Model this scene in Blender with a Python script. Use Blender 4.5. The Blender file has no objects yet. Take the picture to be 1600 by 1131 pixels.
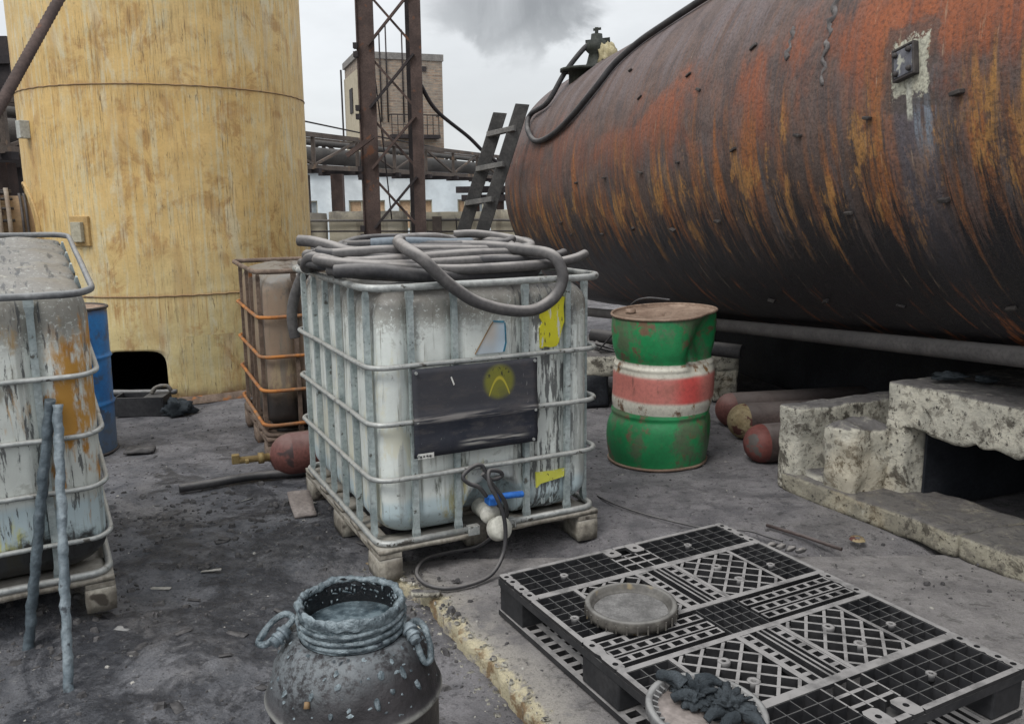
import bpy, bmesh, math, random
from mathutils import Vector, Matrix, noise
R = math.radians; PI = math.pi
S = bpy.context.scene; COL = S.collection
random.seed(7)
# ---------------------------------------------------------------- camera
cam = bpy.data.cameras.new('camera'); co = bpy.data.objects.new('camera', cam); COL.objects.link(co)
co.location = (0, 0, 1.469)
p_, r_ = 0.186, -0.0097
fw = Vector((0, math.cos(p_), -math.sin(p_))); up = Vector((0, math.sin(p_), math.cos(p_))); ri = Vector((1, 0, 0))
r2 = math.cos(r_)*ri + math.sin(r_)*up; u2 = -math.sin(r_)*ri + math.cos(r_)*up
co.rotation_euler = Matrix((r2, u2, -fw)).transposed().to_euler()
cam.sensor_width = 36; cam.lens = 1355.6/1600*36; cam.clip_start = .05; cam.clip_end = 2000
S.camera = co
S.view_settings.view_transform = 'Standard'; S.view_settings.look = 'None'
S.view_settings.exposure = 0.14; S.view_settings.gamma = 1; S.view_settings.use_curve_mapping = False
# ---------------------------------------------------------------- world + sun
W = bpy.data.worlds.new('World'); S.world = W; W.use_nodes = True
SUN_EL, SUN_AZ = 52, -35          # degrees, azimuth measured from behind the camera towards the left
def build_world():
    nt = W.node_tree; N = nt.nodes; L = nt.links; N.clear()
    out = N.new('ShaderNodeOutputWorld'); mix = N.new('ShaderNodeMixShader')
    b1 = N.new('ShaderNodeBackground'); b2 = N.new('ShaderNodeBackground')
    sky = N.new('ShaderNodeTexSky'); sky.sky_type = 'NISHITA'; sky.sun_disc = False
    sky.sun_elevation = R(SUN_EL); sky.sun_rotation = R(180+SUN_AZ)
    L.new(sky.outputs[0], b1.inputs[0]); b1.inputs[1].default_value = .1
    tc = N.new('ShaderNodeTexCoord'); sep = N.new('ShaderNodeSeparateXYZ'); L.new(tc.outputs['Generated'], sep.inputs[0])
    def math_(op, a, b=None, c=None):
        m = N.new('ShaderNodeMath'); m.operation = op
        for i, x in enumerate((a, b, c)):
            if x is None: continue
            if isinstance(x, (int, float)): m.inputs[i].default_value = x
            else: L.new(x, m.inputs[i])
        return m.outputs[0]
    def mr(x, a, b, c, d, t='SMOOTHSTEP'):
        m = N.new('ShaderNodeMapRange'); m.interpolation_type = t
        L.new(x, m.inputs[0])
        for i, v in enumerate((a, b, c, d)): m.inputs[i+1].default_value = v
        return m.outputs[0]
    mp = N.new('ShaderNodeMapping'); L.new(tc.outputs['Generated'], mp.inputs[0]); mp.inputs['Scale'].default_value = (1, 1, 2.2)
    n1 = N.new('ShaderNodeTexNoise'); L.new(mp.outputs[0], n1.inputs[0]); n1.inputs['Scale'].default_value = 2.6; n1.inputs['Detail'].default_value = 6; n1.inputs['Roughness'].default_value = .55
    n2 = N.new('ShaderNodeTexNoise'); L.new(tc.outputs['Generated'], n2.inputs[0]); n2.inputs['Scale'].default_value = 7; n2.inputs['Detail'].default_value = 8; n2.inputs['Roughness'].default_value = .58; n2.inputs['Distortion'].default_value = .5
    z = sep.outputs[2]
    base = mr(z, 0, 1, .76, 1.75, 'LINEAR')
    cl = mr(n1.outputs[0], .3, .7, .86, 1.1)
    v = math_('MULTIPLY', base, cl)
    # smoke plume rising ahead of the camera, a little to the right
    az = math_('ARCTAN2', sep.outputs[0], sep.outputs[1])
    nn = math_('MULTIPLY_ADD', n2.outputs[0], .34, -.17)
    w = math_('MULTIPLY_ADD', math_('SUBTRACT', z, .2), .9, .085)      # plume half width grows upwards
    d = math_('DIVIDE', math_('ABSOLUTE', math_('ADD', math_('SUBTRACT', az, .02), nn)), math_('MAXIMUM', w, .02))
    m1 = mr(d, .6, 1.5, 1, 0)
    m2 = mr(math_('ADD', z, math_('MULTIPLY', nn, .5)), .135, .18, 0, 1)
    m3 = mr(z, .55, .9, 1, 0)
    front = mr(sep.outputs[1], 0, .2, 0, 1)
    pm = math_('MULTIPLY', math_('MULTIPLY', m1, m2), math_('MULTIPLY', m3, front))
    pv = mr(n2.outputs[0], .35, .65, .20, .50)
    mx = N.new('ShaderNodeMix'); mx.data_type = 'FLOAT'; L.new(math_('MULTIPLY', pm, .82), mx.inputs[0]); L.new(v, mx.inputs[2]); L.new(pv, mx.inputs[3])
    cc = N.new('ShaderNodeCombineColor')
    L.new(math_('MULTIPLY', mx.outputs[0], .975), cc.inputs[0]); L.new(mx.outputs[0], cc.inputs[1]); L.new(math_('MULTIPLY', mx.outputs[0], 1.02), cc.inputs[2])
    L.new(cc.outputs[0], b2.inputs[0]); b2.inputs[1].default_value = .92
    mix.inputs[0].default_value = .9
    L.new(b1.outputs[0], mix.inputs[1]); L.new(b2.outputs[0], mix.inputs[2]); L.new(mix.outputs[0], out.inputs[0])
build_world()
sl = bpy.data.lights.new('sun', 'SUN'); sl.energy = 1.5; sl.angle = R(20); sl.color = (1, .965, .92)
so = bpy.data.objects.new('sun', sl); COL.objects.link(so)
# light travels from behind-left of the camera, downwards
sd = Vector((math.sin(R(SUN_AZ))*math.cos(R(SUN_EL)), -math.cos(R(SUN_AZ))*math.cos(R(SUN_EL)), math.sin(R(SUN_EL))))
so.rotation_euler = sd.to_track_quat('Z', 'Y').to_euler(); so.location = (0, 0, 30)

# ---------------------------------------------------------------- material kit
class M:
    def __init__(s, name, rough=.7, metal=0., spec=.3):
        s.m = bpy.data.materials.new(name); s.m.use_nodes = True; s.nt = s.m.node_tree; s.N = s.nt.nodes; s.L = s.nt.links
        s.b = s.N['Principled BSDF']; s.b.inputs['Roughness'].default_value = rough; s.b.inputs['Metallic'].default_value = metal
        s.b.inputs['Specular IOR Level'].default_value = spec
        s.tc = s.N.new('ShaderNodeTexCoord'); s.h = None
    def sock(s, node, i, x):
        if x is None: return
        if hasattr(x, 'is_output') or isinstance(x, bpy.types.NodeSocket): s.L.new(x, node.inputs[i])
        elif isinstance(x, (tuple, list)) and len(x) == 3 and node.inputs[i].type == 'RGBA': node.inputs[i].default_value = (*x, 1)
        else: node.inputs[i].default_value = x
    def obj(s): return s.tc.outputs['Object']
    def uv(s): return s.tc.outputs['UV']
    def world(s):
        g = s.N.new('ShaderNodeNewGeometry'); return g.outputs['Position']
    def rnd(s, vec):
        oi = s.N.new('ShaderNodeObjectInfo'); v = s.N.new('ShaderNodeVectorMath'); v.operation = 'ADD'
        c = s.N.new('ShaderNodeCombineXYZ'); k = s.math('MULTIPLY', oi.outputs['Random'], 37.)
        for i in range(3): s.L.new(k, c.inputs[i])
        s.L.new(vec, v.inputs[0]); s.L.new(c.outputs[0], v.inputs[1]); return v.outputs[0]
    def nz(s):
        g = s.N.new('ShaderNodeNewGeometry'); x = s.N.new('ShaderNodeSeparateXYZ'); s.L.new(g.outputs['Normal'], x.inputs[0]); return x.outputs[2]
    def map(s, v, sc=(1, 1, 1), lo=(0, 0, 0)):
        m = s.N.new('ShaderNodeMapping'); s.L.new(v, m.inputs[0]); m.inputs['Scale'].default_value = sc; m.inputs['Location'].default_value = lo; return m.outputs[0]
    def noise(s, v, sc, det=5, ro=.6, dist=0):
        n = s.N.new('ShaderNodeTexNoise'); s.L.new(v, n.inputs['Vector']); n.inputs['Scale'].default_value = sc
        n.inputs['Detail'].default_value = det; n.inputs['Roughness'].default_value = ro; n.inputs['Distortion'].default_value = dist; return n.outputs[0]
    def vor(s, v, sc, feat='F1'):
        n = s.N.new('ShaderNodeTexVoronoi'); n.feature = feat; s.L.new(v, n.inputs['Vector']); n.inputs['Scale'].default_value = sc; return n.outputs[0]
    def math(s, op, a, b=None, c=None):
        m = s.N.new('ShaderNodeMath'); m.operation = op
        for i, x in enumerate((a, b, c)): s.sock(m, i, x)
        return m.outputs[0]
    def mr(s, x, a, b, c=0, d=1, t='SMOOTHSTEP'):
        m = s.N.new('ShaderNodeMapRange'); m.interpolation_type = t; s.sock(m, 0, x)
        for i, v in enumerate((a, b, c, d)): s.sock(m, i+1, v)
        return m.outputs[0]
    def mul(s, a, b): return s.math('MULTIPLY', a, b)
    def add(s, a, b): return s.math('ADD', a, b)
    def mix(s, f, a, b, mode='MIX'):
        m = s.N.new('ShaderNodeMix'); m.data_type = 'RGBA'; m.blend_type = mode
        s.sock(m, 0, f)
        for i, x in ((6, a), (7, b)):
            if isinstance(x, (tuple, list)): m.inputs[i].default_value = (*x, 1)
            else: s.L.new(x, m.inputs[i])
        return m.outputs[2]
    def xyz(s, v):
        x = s.N.new('ShaderNodeSeparateXYZ'); s.L.new(v, x.inputs[0]); return x.outputs
    def band(s, x, a, b, f):     # soft box mask a..b
        return s.mul(s.mr(x, a-f, a+f), s.mr(x, b-f, b+f, 1, 0))
    def col(s, c): s.sock(s.b, s.b.inputs.find('Base Color'), c); return s
    def ro(s, x): s.sock(s.b, s.b.inputs.find('Roughness'), x); return s
    def bump(s, h, st=.5, d=.01):
        b = s.N.new('ShaderNodeBump'); s.L.new(h, b.inputs['Height']); b.inputs['Strength'].default_value = st; b.inputs['Distance'].default_value = d
        if s.h is not None: s.L.new(s.h, b.inputs['Normal'])
        s.L.new(b.outputs[0], s.b.inputs['Normal']); s.h = b.outputs[0]; return s

def simple(name, c1, c2, sc=8, rough=.7, metal=0, dust=None, bump=.3, bd=.004, spec=.3, spots=None, coords='obj', fine=60, streak=None):
    m = M(name, rough, metal, spec); v = m.rnd(m.obj()) if coords == 'obj' else m.world()
    n = m.noise(v, sc, 6, .62); c = m.mix(m.mr(n, .34, .66), c1, c2)
    f = m.noise(v, fine, 4, .6)
    c = m.mix(m.mr(f, .3, .75, 0, .55), c, tuple(x*.5 for x in c1))
    if streak:
        k = m.noise(m.map(v, (streak[1], streak[1], 1.5)), 1, 4, .6); c = m.mix(m.mr(k, .52, .68, 0, streak[2]), c, streak[0])
    if spots: c = m.mix(m.mr(m.noise(v, spots[1], 3, .6), spots[2], spots[2]+.07), c, spots[0])
    if dust: c = m.mix(m.mul(m.mr(m.nz(), .35, .9), m.mr(m.noise(v, 14, 5, .65), .25, .6, .35, dust[1])), c, dust[0])
    m.col(c); m.bump(m.add(n, m.mul(f, .6)), bump, bd)
    return m.m

MT = {}
MT['rubber'] = simple('hose rubber', (.085, .082, .083), (.14, .132, .128), 5, .62, dust=((.33, .31, .295), .95), bump=.25, bd=.002)
MT['rubber_blue'] = simple('blue grey hose rubber', (.11, .14, .17), (.17, .20, .23), 6, .5, dust=((.22, .25, .28), .8), bump=.2, bd=.002)
MT['rubber_dark'] = simple('dark hose rubber', (.038, .038, .042), (.07, .068, .07), 6, .6, dust=((.20, .19, .185), .85), bump=.25, bd=.002)
MT['galv'] = simple('galvanised tube', (.34, .36, .355), (.50, .515, .50), 12, .5, .35, dust=((.40, .395, .37), .7), bump=.3, bd=.002, spots=((.10, .095, .085), 26, .60))
MT['rimgrey'] = simple('sooty grey rim', (.16, .165, .17), (.27, .275, .28), 9, .5, .3, dust=((.33, .33, .32), .6), bump=.3, bd=.002)
MT['galvpost'] = simple('galvanised post', (.34, .40, .405), (.52, .58, .575), 9, .5, .3, bump=.3, bd=.002, spots=((.12, .12, .11), 30, .63))
MT['rustcage'] = simple('rusty cage tube', (.13, .095, .075), (.24, .18, .14), 8, .75, .1, bump=.5, bd=.002, spots=((.34, .14, .05), 6, .62))
MT['rustring'] = simple('orange rusty ring', (.36, .14, .045), (.26, .17, .11), 6, .8, 0, bump=.5, bd=.002, spots=((.42, .17, .05), 9, .50))
MT['wood'] = simple('dirty pallet wood', (.20, .18, .15), (.40, .375, .32), 11, .85, dust=((.33, .315, .285), .8), bump=.6, bd=.004, spots=((.07, .06, .05), 9, .62), streak=((.12, .10, .08), 30, .6))
MT['woodgrey'] = simple('sooty ladder wood', (.055, .055, .055), (.10, .098, .095), 8, .85, dust=((.16, .155, .15), .7), bump=.6, bd=.004)
MT['blackpl'] = simple('dusty black plastic', (.022, .022, .024), (.04, .04, .042), 7, .55, dust=((.30, .29, .285), .95), bump=.25, bd=.002)
MT['blackpl_dark'] = simple('black plastic ribs', (.022, .023, .026), (.045, .045, .048), 7, .6, dust=((.11, .108, .106), .85), bump=.25, bd=.002)
MT['lid'] = simple('grimy lid', (.055, .05, .045), (.14, .13, .115), 14, .65, dust=((.20, .195, .185), .85), bump=.5, bd=.003, spots=((.20, .15, .07), 8, .60))
MT['lidgrey'] = simple('grey ring lid', (.08, .08, .082), (.17, .17, .172), 14, .6, dust=((.30, .30, .295), .85), bump=.5, bd=.003)
MT['dustfill'] = simple('dried grey dust', (.13, .127, .124), (.24, .235, .23), 18, .9, bump=.7, bd=.006, fine=140)
MT['board'] = simple('dusty pinkish board', (.22, .19, .175), (.34, .30, .28), 8, .85, bump=.5, bd=.003)
MT['cloth'] = simple('dark wet cloth', (.028, .036, .043), (.062, .074, .084), 10, .8, bump=.9, bd=.008, fine=220)
MT['mast'] = simple('mast steel', (.055, .038, .034), (.105, .072, .062), 3, .7, .1, bump=.3, bd=.01, spots=((.13, .06, .035), 5, .62))
MT['mastdark'] = simple('dark mast steel', (.025, .022, .024), (.05, .04, .04), 3, .7, .1, bump=.3, bd=.01)  # darker steel, used for rear legs, far beams and cables
MT['rack'] = simple('pipe rack steel', (.075, .06, .052), (.15, .12, .10), 1.5, .8, 0, bump=.3, bd=.02, spots=((.19, .13, .09), 2.4, .6))
MT['rackpipe'] = simple('sooty big pipe', (.075, .07, .066), (.13, .12, .11), 1.2, .8, 0, bump=.3, bd=.02)
MT['greycast'] = simple('grey painted steel', (.40, .41, .38), (.52, .53, .49), 9, .6, .1, bump=.3, bd=.002, spots=((.2, .14, .08), 9, .64))
MT['paleblue'] = simple('pale blue cover', (.48, .58, .62), (.60, .68, .70), 5, .6, 0, bump=.2, bd=.002, spots=((.22, .2, .18), 9, .66))
MT['tarred'] = simple('grey blue tar crust', (.050, .072, .086), (.27, .33, .36), 22, .32, 0, bump=1., bd=.012, spots=((.03, .04, .05), 16, .6), fine=80, spec=.6)
MT['tarstick'] = simple('tar coated stick', (.13, .165, .19), (.27, .32, .35), 12, .45, 0, bump=.8, bd=.008, spots=((.05, .06, .07), 20, .6), spec=.5)
MT['tarstick_dark'] = simple('dark tar coated stick', (.06, .08, .095), (.13, .165, .19), 12, .45, 0, bump=.8, bd=.008, spec=.5)
MT['black'] = simple('black crust', (.006, .007, .009), (.015, .017, .02), 12, .3, 0, bump=.8, bd=.01, spec=.6)
MT['soot_shade'] = simple('shade black wall', (.012, .014, .019), (.03, .033, .04), 3, .6, 0, bump=.5, bd=.01)  # near-black blue paints in the shade under the tank and in openings
MT['cyl'] = simple('sooty gas cylinder', (.060, .045, .042), (.105, .078, .072), 6, .65, 0, dust=((.16, .14, .135), .7), bump=.3, bd=.003)
MT['cylred'] = simple('faded red gas cylinder', (.13, .052, .046), (.21, .085, .072), 7, .6, 0, dust=((.20, .135, .125), .8), bump=.3, bd=.003, spots=((.06, .04, .04), 7, .58))
MT['cylyel'] = simple('chipped yellow red cap', (.26, .20, .11), (.36, .30, .18), 14, .7, 0, bump=.6, bd=.004, spots=((.10, .04, .035), 13, .56))
MT['cylcap'] = simple('peeling red cap', (.19, .062, .052), (.13, .045, .04), 9, .6, 0, bump=.6, bd=.004, spots=((.09, .08, .075), 8, .54))
MT['brass'] = simple('dirty brass', (.36, .27, .12), (.22, .15, .07), 18, .55, .3, bump=.4, bd=.002)
MT['bolt'] = simple('dark bolt', (.05, .045, .045), (.09, .08, .075), 12, .6, .2, bump=.3, bd=.002)
MT['bluepl'] = simple('blue plastic handle', (.03, .14, .50), (.035, .18, .58), 12, .45, 0, bump=.2, bd=.001, spots=((.02, .05, .15), 20, .66))
MT['whitevalve'] = simple('dirty white valve', (.50, .50, .44), (.62, .61, .55), 12, .55, 0, bump=.4, bd=.003, spots=((.10, .09, .08), 13, .60))
MT['bag'] = simple('yellowish cloth bag', (.36, .31, .18), (.48, .43, .28), 12, .85, 0, bump=.7, bd=.01, spots=((.05, .05, .045), 8, .58))
MT['mosswood'] = simple('dark greasy fitting', (.02, .024, .02), (.045, .05, .042), 14, .6, 0, bump=.6, bd=.005)
MT['stone'] = simple('pale stone chip', (.34, .33, .30), (.50, .48, .44), 20, .9, bump=.5, bd=.003)
MT['stonegrey'] = simple('grey cinder', (.06, .058, .06), (.13, .125, .125), 20, .9, bump=.5, bd=.003)
MT['whiteprint'] = simple('white label paper', (.60, .60, .57), (.7, .7, .67), 30, .7, bump=.1, bd=.001, spots=((.2, .2, .2), 60, .6))
MT['ink'] = simple('dark ink', (.03, .03, .03), (.06, .06, .06), 30, .7, bump=.1, bd=.001)

def concrete(name, a=(.50, .485, .42), b=(.68, .65, .55), soot_shade=.7):
    m = M(name, .92, 0, .2); v = m.world()
    n = m.noise(v, 4, 8, .68, .3); n2 = m.noise(v, 42, 6, .75); n3 = m.noise(v, 2.0, 6, .6); n4 = m.noise(v, 15, 8, .74, .3)
    c = m.mix(m.mr(n, .40, .60), a, b)
    c = m.mix(m.mr(n4, .50, .60, 0, .75), c, (.20, .185, .155)); c = m.mix(m.mr(n4, .42, .34, 0, .6), c, (.62, .60, .52))
    c = m.mix(m.mr(m.noise(v, 7, 8, .75, .5), .54, .62, 0, .9), c, (.095, .085, .07))
    c = m.mix(m.mr(n2, .56, .64), c, (.075, .07, .062)); c = m.mix(m.mr(n2, .38, .30, 0, .6), c, (.66, .64, .57))
    c = m.mix(m.mul(m.mr(n3, .52, .62), .25), c, (.34, .24, .11))
    d = m.mul(m.mr(m.nz(), .35, .85), m.mr(m.noise(v, 10, 7, .72), .30, .50, .35, soot_shade+.27))
    c = m.mix(d, c, (.155, .148, .148)); c = m.mix(m.mul(d, m.mr(n4, .5, .6, 0, .5)), c, (.07, .068, .07))
    m.col(c); m.bump(n, .8, .02); m.bump(n4, 1., .022); m.bump(n2, 1., .010); return m.m
MT['concrete'] = concrete('weathered pale concrete')
MT['concrete2'] = concrete('brownish kerb concrete', (.30, .28, .225), (.46, .43, .34), .6)

def ground_mat():
    m = M('sooty asphalt and dust', .85, 0, .25); v = m.world()
    n1 = m.noise(v, .9, 7, .62, .4); n2 = m.noise(v, 5, 9, .70, .2); n3 = m.noise(v, 45, 6, .72); n4 = m.noise(v, 160, 3, .7); n5 = m.noise(v, 17, 7, .7, .3)
    X = m.xyz(v)
    left = m.mul(m.mr(m.add(X[0], m.mul(n1, .8)), -.6, .5, 1, .0), m.mr(X[1], 3.6, 5.6, 1, .35))
    a = m.mix(left, (.165, .160, .170), (.105, .110, .124)); b = m.mix(left, (.285, .274, .284), (.215, .218, .235))
    c = m.mix(m.mr(n2, .36, .62), a, b)
    c = m.mix(m.mr(n1, .52, .66, 0, .6), c, (.285, .270, .262))
    oil = m.mul(m.mr(m.add(m.noise(v, 2.2, 8, .68, .8), m.mul(left, .10)), .535, .60), m.mr(left, 0, 1, .4, 1))
    c = m.mix(m.mul(oil, m.mr(n5, .35, .6, .35, .85)), c, (.030, .033, .042))
    c = m.mix(m.mr(n5, .56, .64, 0, .55), c, (.055, .054, .058)); c = m.mix(m.mr(n5, .36, .28, 0, .6), c, (.26, .25, .25))
    c = m.mix(m.mr(n3, .60, .68, 0, .7), c, (.33, .32, .31))
    c = m.mix(m.mr(n3, .42, .33, 0, .9), c, (.025, .025, .028))
    c = m.mix(m.mr(n4, .42, .72, 0, .4), c, (.06, .059, .06))
    m.col(c); m.ro(m.mr(oil, 0, 1, .9, .42))
    m.bump(n2, 1., .05); m.bump(n5, .9, .02); m.bump(n3, .9, .012); m.bump(n4, .6, .004); return m.m
MT['ground'] = ground_mat()

def slab_mat():
    m = M('dusty concrete slab', .9, 0, .2); v = m.world()
    n1 = m.noise(v, 1.6, 7, .62, .4); n2 = m.noise(v, 6, 9, .70, .2); n3 = m.noise(v, 50, 6, .72); n4 = m.noise(v, 170, 3, .7); n5 = m.noise(v, 18, 7, .7, .3)
    c = m.mix(m.mr(n2, .36, .62), (.21, .20, .20), (.31, .295, .29))
    at = m.N.new('ShaderNodeAttribute'); at.attribute_name = 'edge'; e = at.outputs['Fac']     # 1 at the broken edge
    patch = m.math('MAXIMUM', m.mr(m.add(n1, m.mul(e, .10)), .60, .70, 0, .6), m.mul(m.mr(e, .25, .9), m.mr(n2, .36, .54)))
    c = m.mix(m.mul(patch, .7), c, (.40, .37, .32))
    c = m.mix(m.mr(n5, .56, .66, 0, .7), c, (.10, .095, .09))
    crumb = m.mul(m.mr(m.add(e, m.math('MULTIPLY_ADD', n5, .5, -.25)), .80, .92), m.mr(m.noise(v, 14, 6, .7), .36, .50))
    c = m.mix(crumb, c, (.58, .52, .36))
    c = m.mix(m.mul(m.mr(e, .9, 1), m.mr(m.noise(v, 8, 6, .7), .50, .57)), c, (.30, .21, .12))
    c = m.mix(m.mr(n3, .60, .70, 0, .5), c, (.36, .34, .32)); c = m.mix(m.mr(n3, .40, .30, 0, .8), c, (.045, .043, .042))
    c = m.mix(m.mr(n4, .42, .75, 0, .35), c, (.09, .085, .082))
    m.col(c); m.bump(n2, .9, .03); m.bump(n5, .9, .014); m.bump(n3, .9, .009); m.bump(n4, .5, .003); return m.m
MT['slab'] = slab_mat()

def rust_tank_mat():
    m = M('rusted tank shell', .6, 0, .35); v = m.uv(); X = m.xyz(v); s, V = X[0], X[1]      # s metres, V quarter turns from the top
    big = m.noise(m.map(v, (.8, 1.5, 1)), 1.5, 6, .62, .5); mid = m.noise(m.map(v, (1, 1.2, 1)), 6, 8, .72, .3)
    st = m.noise(m.map(v, (6, .9, 1)), 1.6, 7, .66, .35)      # long runs round the shell
    stf = m.noise(m.map(v, (17, 2.8, 1)), 1.5, 8, .74, .35); stw = m.noise(m.map(v, (2.4, .5, 1)), 1.7, 5, .6)
    fine = m.noise(m.map(v, (1, 1.9, 1)), 55, 6, .75); weave = m.noise(m.map(v, (1, 1.9, 1)), 170, 3, .8)
    Vn = m.add(V, m.math('MULTIPLY_ADD', mid, .34, -.17)); Vn = m.add(Vn, m.math('MULTIPLY_ADD', big, .5, -.25))
    Vs = m.add(V, m.math('MULTIPLY_ADD', st, .9, -.45))
    c = m.mix(m.mr(mid, .36, .64), (.085, .062, .060), (.165, .115, .100))                 # mauve brown sooty coat
    c = m.mix(m.mul(m.mr(V, .86, .70), m.mr(stw, .42, .58)), c, (.170, .138, .140))
    c = m.mix(m.mul(m.band(V, .6, 1.2, .15), m.mr(stf, .46, .62, 0, .6)), c, (.19, .095, .06))
    red = m.mul(m.band(Vn, .84, 1.05, .07), m.mr(big, .40, .56)); red = m.mul(red, m.mr(m.add(s, m.mul(big, 2.)), 5.6, 8., 1, .45)); red = m.mul(red, m.mr(m.add(stf, m.mul(fine, .6)), .62, .86, .25, 1))
    c = m.mix(red, c, (.31, .088, .034))
    hot = m.mul(m.mul(m.mr(s, 3.35, 3.0), m.band(Vn, .80, 1.02, .06)), m.mr(st, .40, .52)); c = m.mix(m.mul(hot, m.mr(fine, .3, .6, .5, 1)), c, (.40, .115, .040))
    # grey-brown veils running down
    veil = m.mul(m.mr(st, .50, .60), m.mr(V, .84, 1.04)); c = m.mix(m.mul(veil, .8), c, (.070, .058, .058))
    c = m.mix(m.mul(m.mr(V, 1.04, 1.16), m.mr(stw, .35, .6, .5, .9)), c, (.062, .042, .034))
    rr = m.mul(m.mul(m.band(Vs, 1.02, 1.36, .08), m.mr(stw, .46, .58)), m.mr(stf, .36, .54)); c = m.mix(m.mul(rr, .85), c, (.38, .135, .035))
    och = m.mul(m.band(Vs, 1.10, 1.40, .06), m.mr(m.noise(m.map(v, (2.8, 1.9, 1)), 2.2, 9, .76, .4), .515, .565))
    c = m.mix(m.mul(och, m.mr(m.add(stf, m.mul(fine, .5)), .60, .76)), c, (.45, .225, .065))
    dash = m.mul(m.band(V, 1.14, 1.44, .1), m.mr(m.noise(m.map(v, (8, 3.6, 1)), 1.6, 8, .78, .3), .57, .61)); c = m.mix(m.mul(dash, .8), c, (.46, .20, .045))
    gry = m.mul(m.band(V, .98, 1.4, .1), m.mr(m.noise(m.map(v, (7, 1.0, 1)), 1.3, 5, .62), .54, .64)); c = m.mix(m.mul(gry, .6), c, (.085, .085, .095))
    # black runs thickening downwards
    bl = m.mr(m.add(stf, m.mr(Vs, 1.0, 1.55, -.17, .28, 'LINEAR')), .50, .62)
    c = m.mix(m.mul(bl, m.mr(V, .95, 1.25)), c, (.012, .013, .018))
    low = m.mr(m.add(V, m.math('MULTIPLY_ADD', st, .5, -.25)), 1.38, 1.52); c = m.mix(m.mul(low, .9), c, (.009, .010, .015))  # navy black underside, shade painted over the runs
    lr = m.mul(m.mr(V, 1.42, 1.52), m.mr(m.noise(m.map(v, (5, 1.3, 1)), 2.2, 7, .7, .3), .55, .62)); c = m.mix(m.mul(lr, m.mr(stf, .40, .54)), c, (.36, .11, .028))
    # wash under the hatch
    wob = m.math('MULTIPLY_ADD', m.noise(m.map(v, (9, 2.4, 1)), 1.7, 6, .7), .30, -.15); sw = m.add(s, wob)
    wash = m.mul(m.mul(m.band(sw, 2.76, 2.97, .07), m.mr(V, .98, 1.04)), m.mr(V, 1.12, 1.5, .9, .1))
    c = m.mix(m.mul(wash, m.mr(m.add(stf, m.mul(fine, .4)), .50, .75, .35, .95)), c, (.115, .105, .125))
    c = m.mix(m.mul(m.mul(m.band(sw, 2.73, 2.84, .03), m.band(V, 1.0, 1.14, .05)), m.mr(m.add(stf, m.mul(fine, .6)), .70, .86)), c, (.26, .31, .37))
    # flaking pale paint round the hatch
    dx = m.math('ABSOLUTE', m.math('SUBTRACT', s, 2.86)); dy = m.math('ABSOLUTE', m.mul(m.math('SUBTRACT', V, .978), 1.885))
    hd = m.math('ADD', m.math('MAXIMUM', dx, m.mul(dy, .86)), m.math('MULTIPLY_ADD', m.noise(m.map(v, (1, 1.9, 1)), 20, 7, .8), .16, -.08))
    c = m.mix(m.mr(hd, .125, .16, .7, 0), c, (.085, .07, .062)); c = m.mix(m.mul(m.mr(hd, .088, .094, 1, 0), m.mr(fine, .3, .42, .3, 1)), c, (.56, .55, .44))
    dp = m.mul(m.mul(m.band(s, 2.845, 2.875, .004), m.band(V, 1.0, 1.08, .01)), m.mr(mid, .3, .5)); c = m.mix(dp, c, (.55, .55, .47))
    ck = m.mul(m.mr(m.noise(m.map(v, (22, 3.2, 1)), 1.2, 5, .65), .62, .68), m.mr(big, .42, .56)); c = m.mix(m.mul(ck, .6), c, (.42, .32, .22))
    c = m.mix(m.mr(fine, .42, .66, .0, .65), c, (.026, .021, .020)); c = m.mix(m.mr(weave, .47, .64, 0, .16), c, (.28, .24, .22))
    m.col(c); m.ro(m.mr(m.add(bl, low), 0, 1, .62, .40)); m.bump(m.noise(m.map(v, (1, 1.9, 1)), 3.0, 4, .5), .45, .06); m.bump(mid, .6, .014); m.bump(fine, .7, .006); return m.m
MT['rusttank'] = rust_tank_mat()

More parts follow.
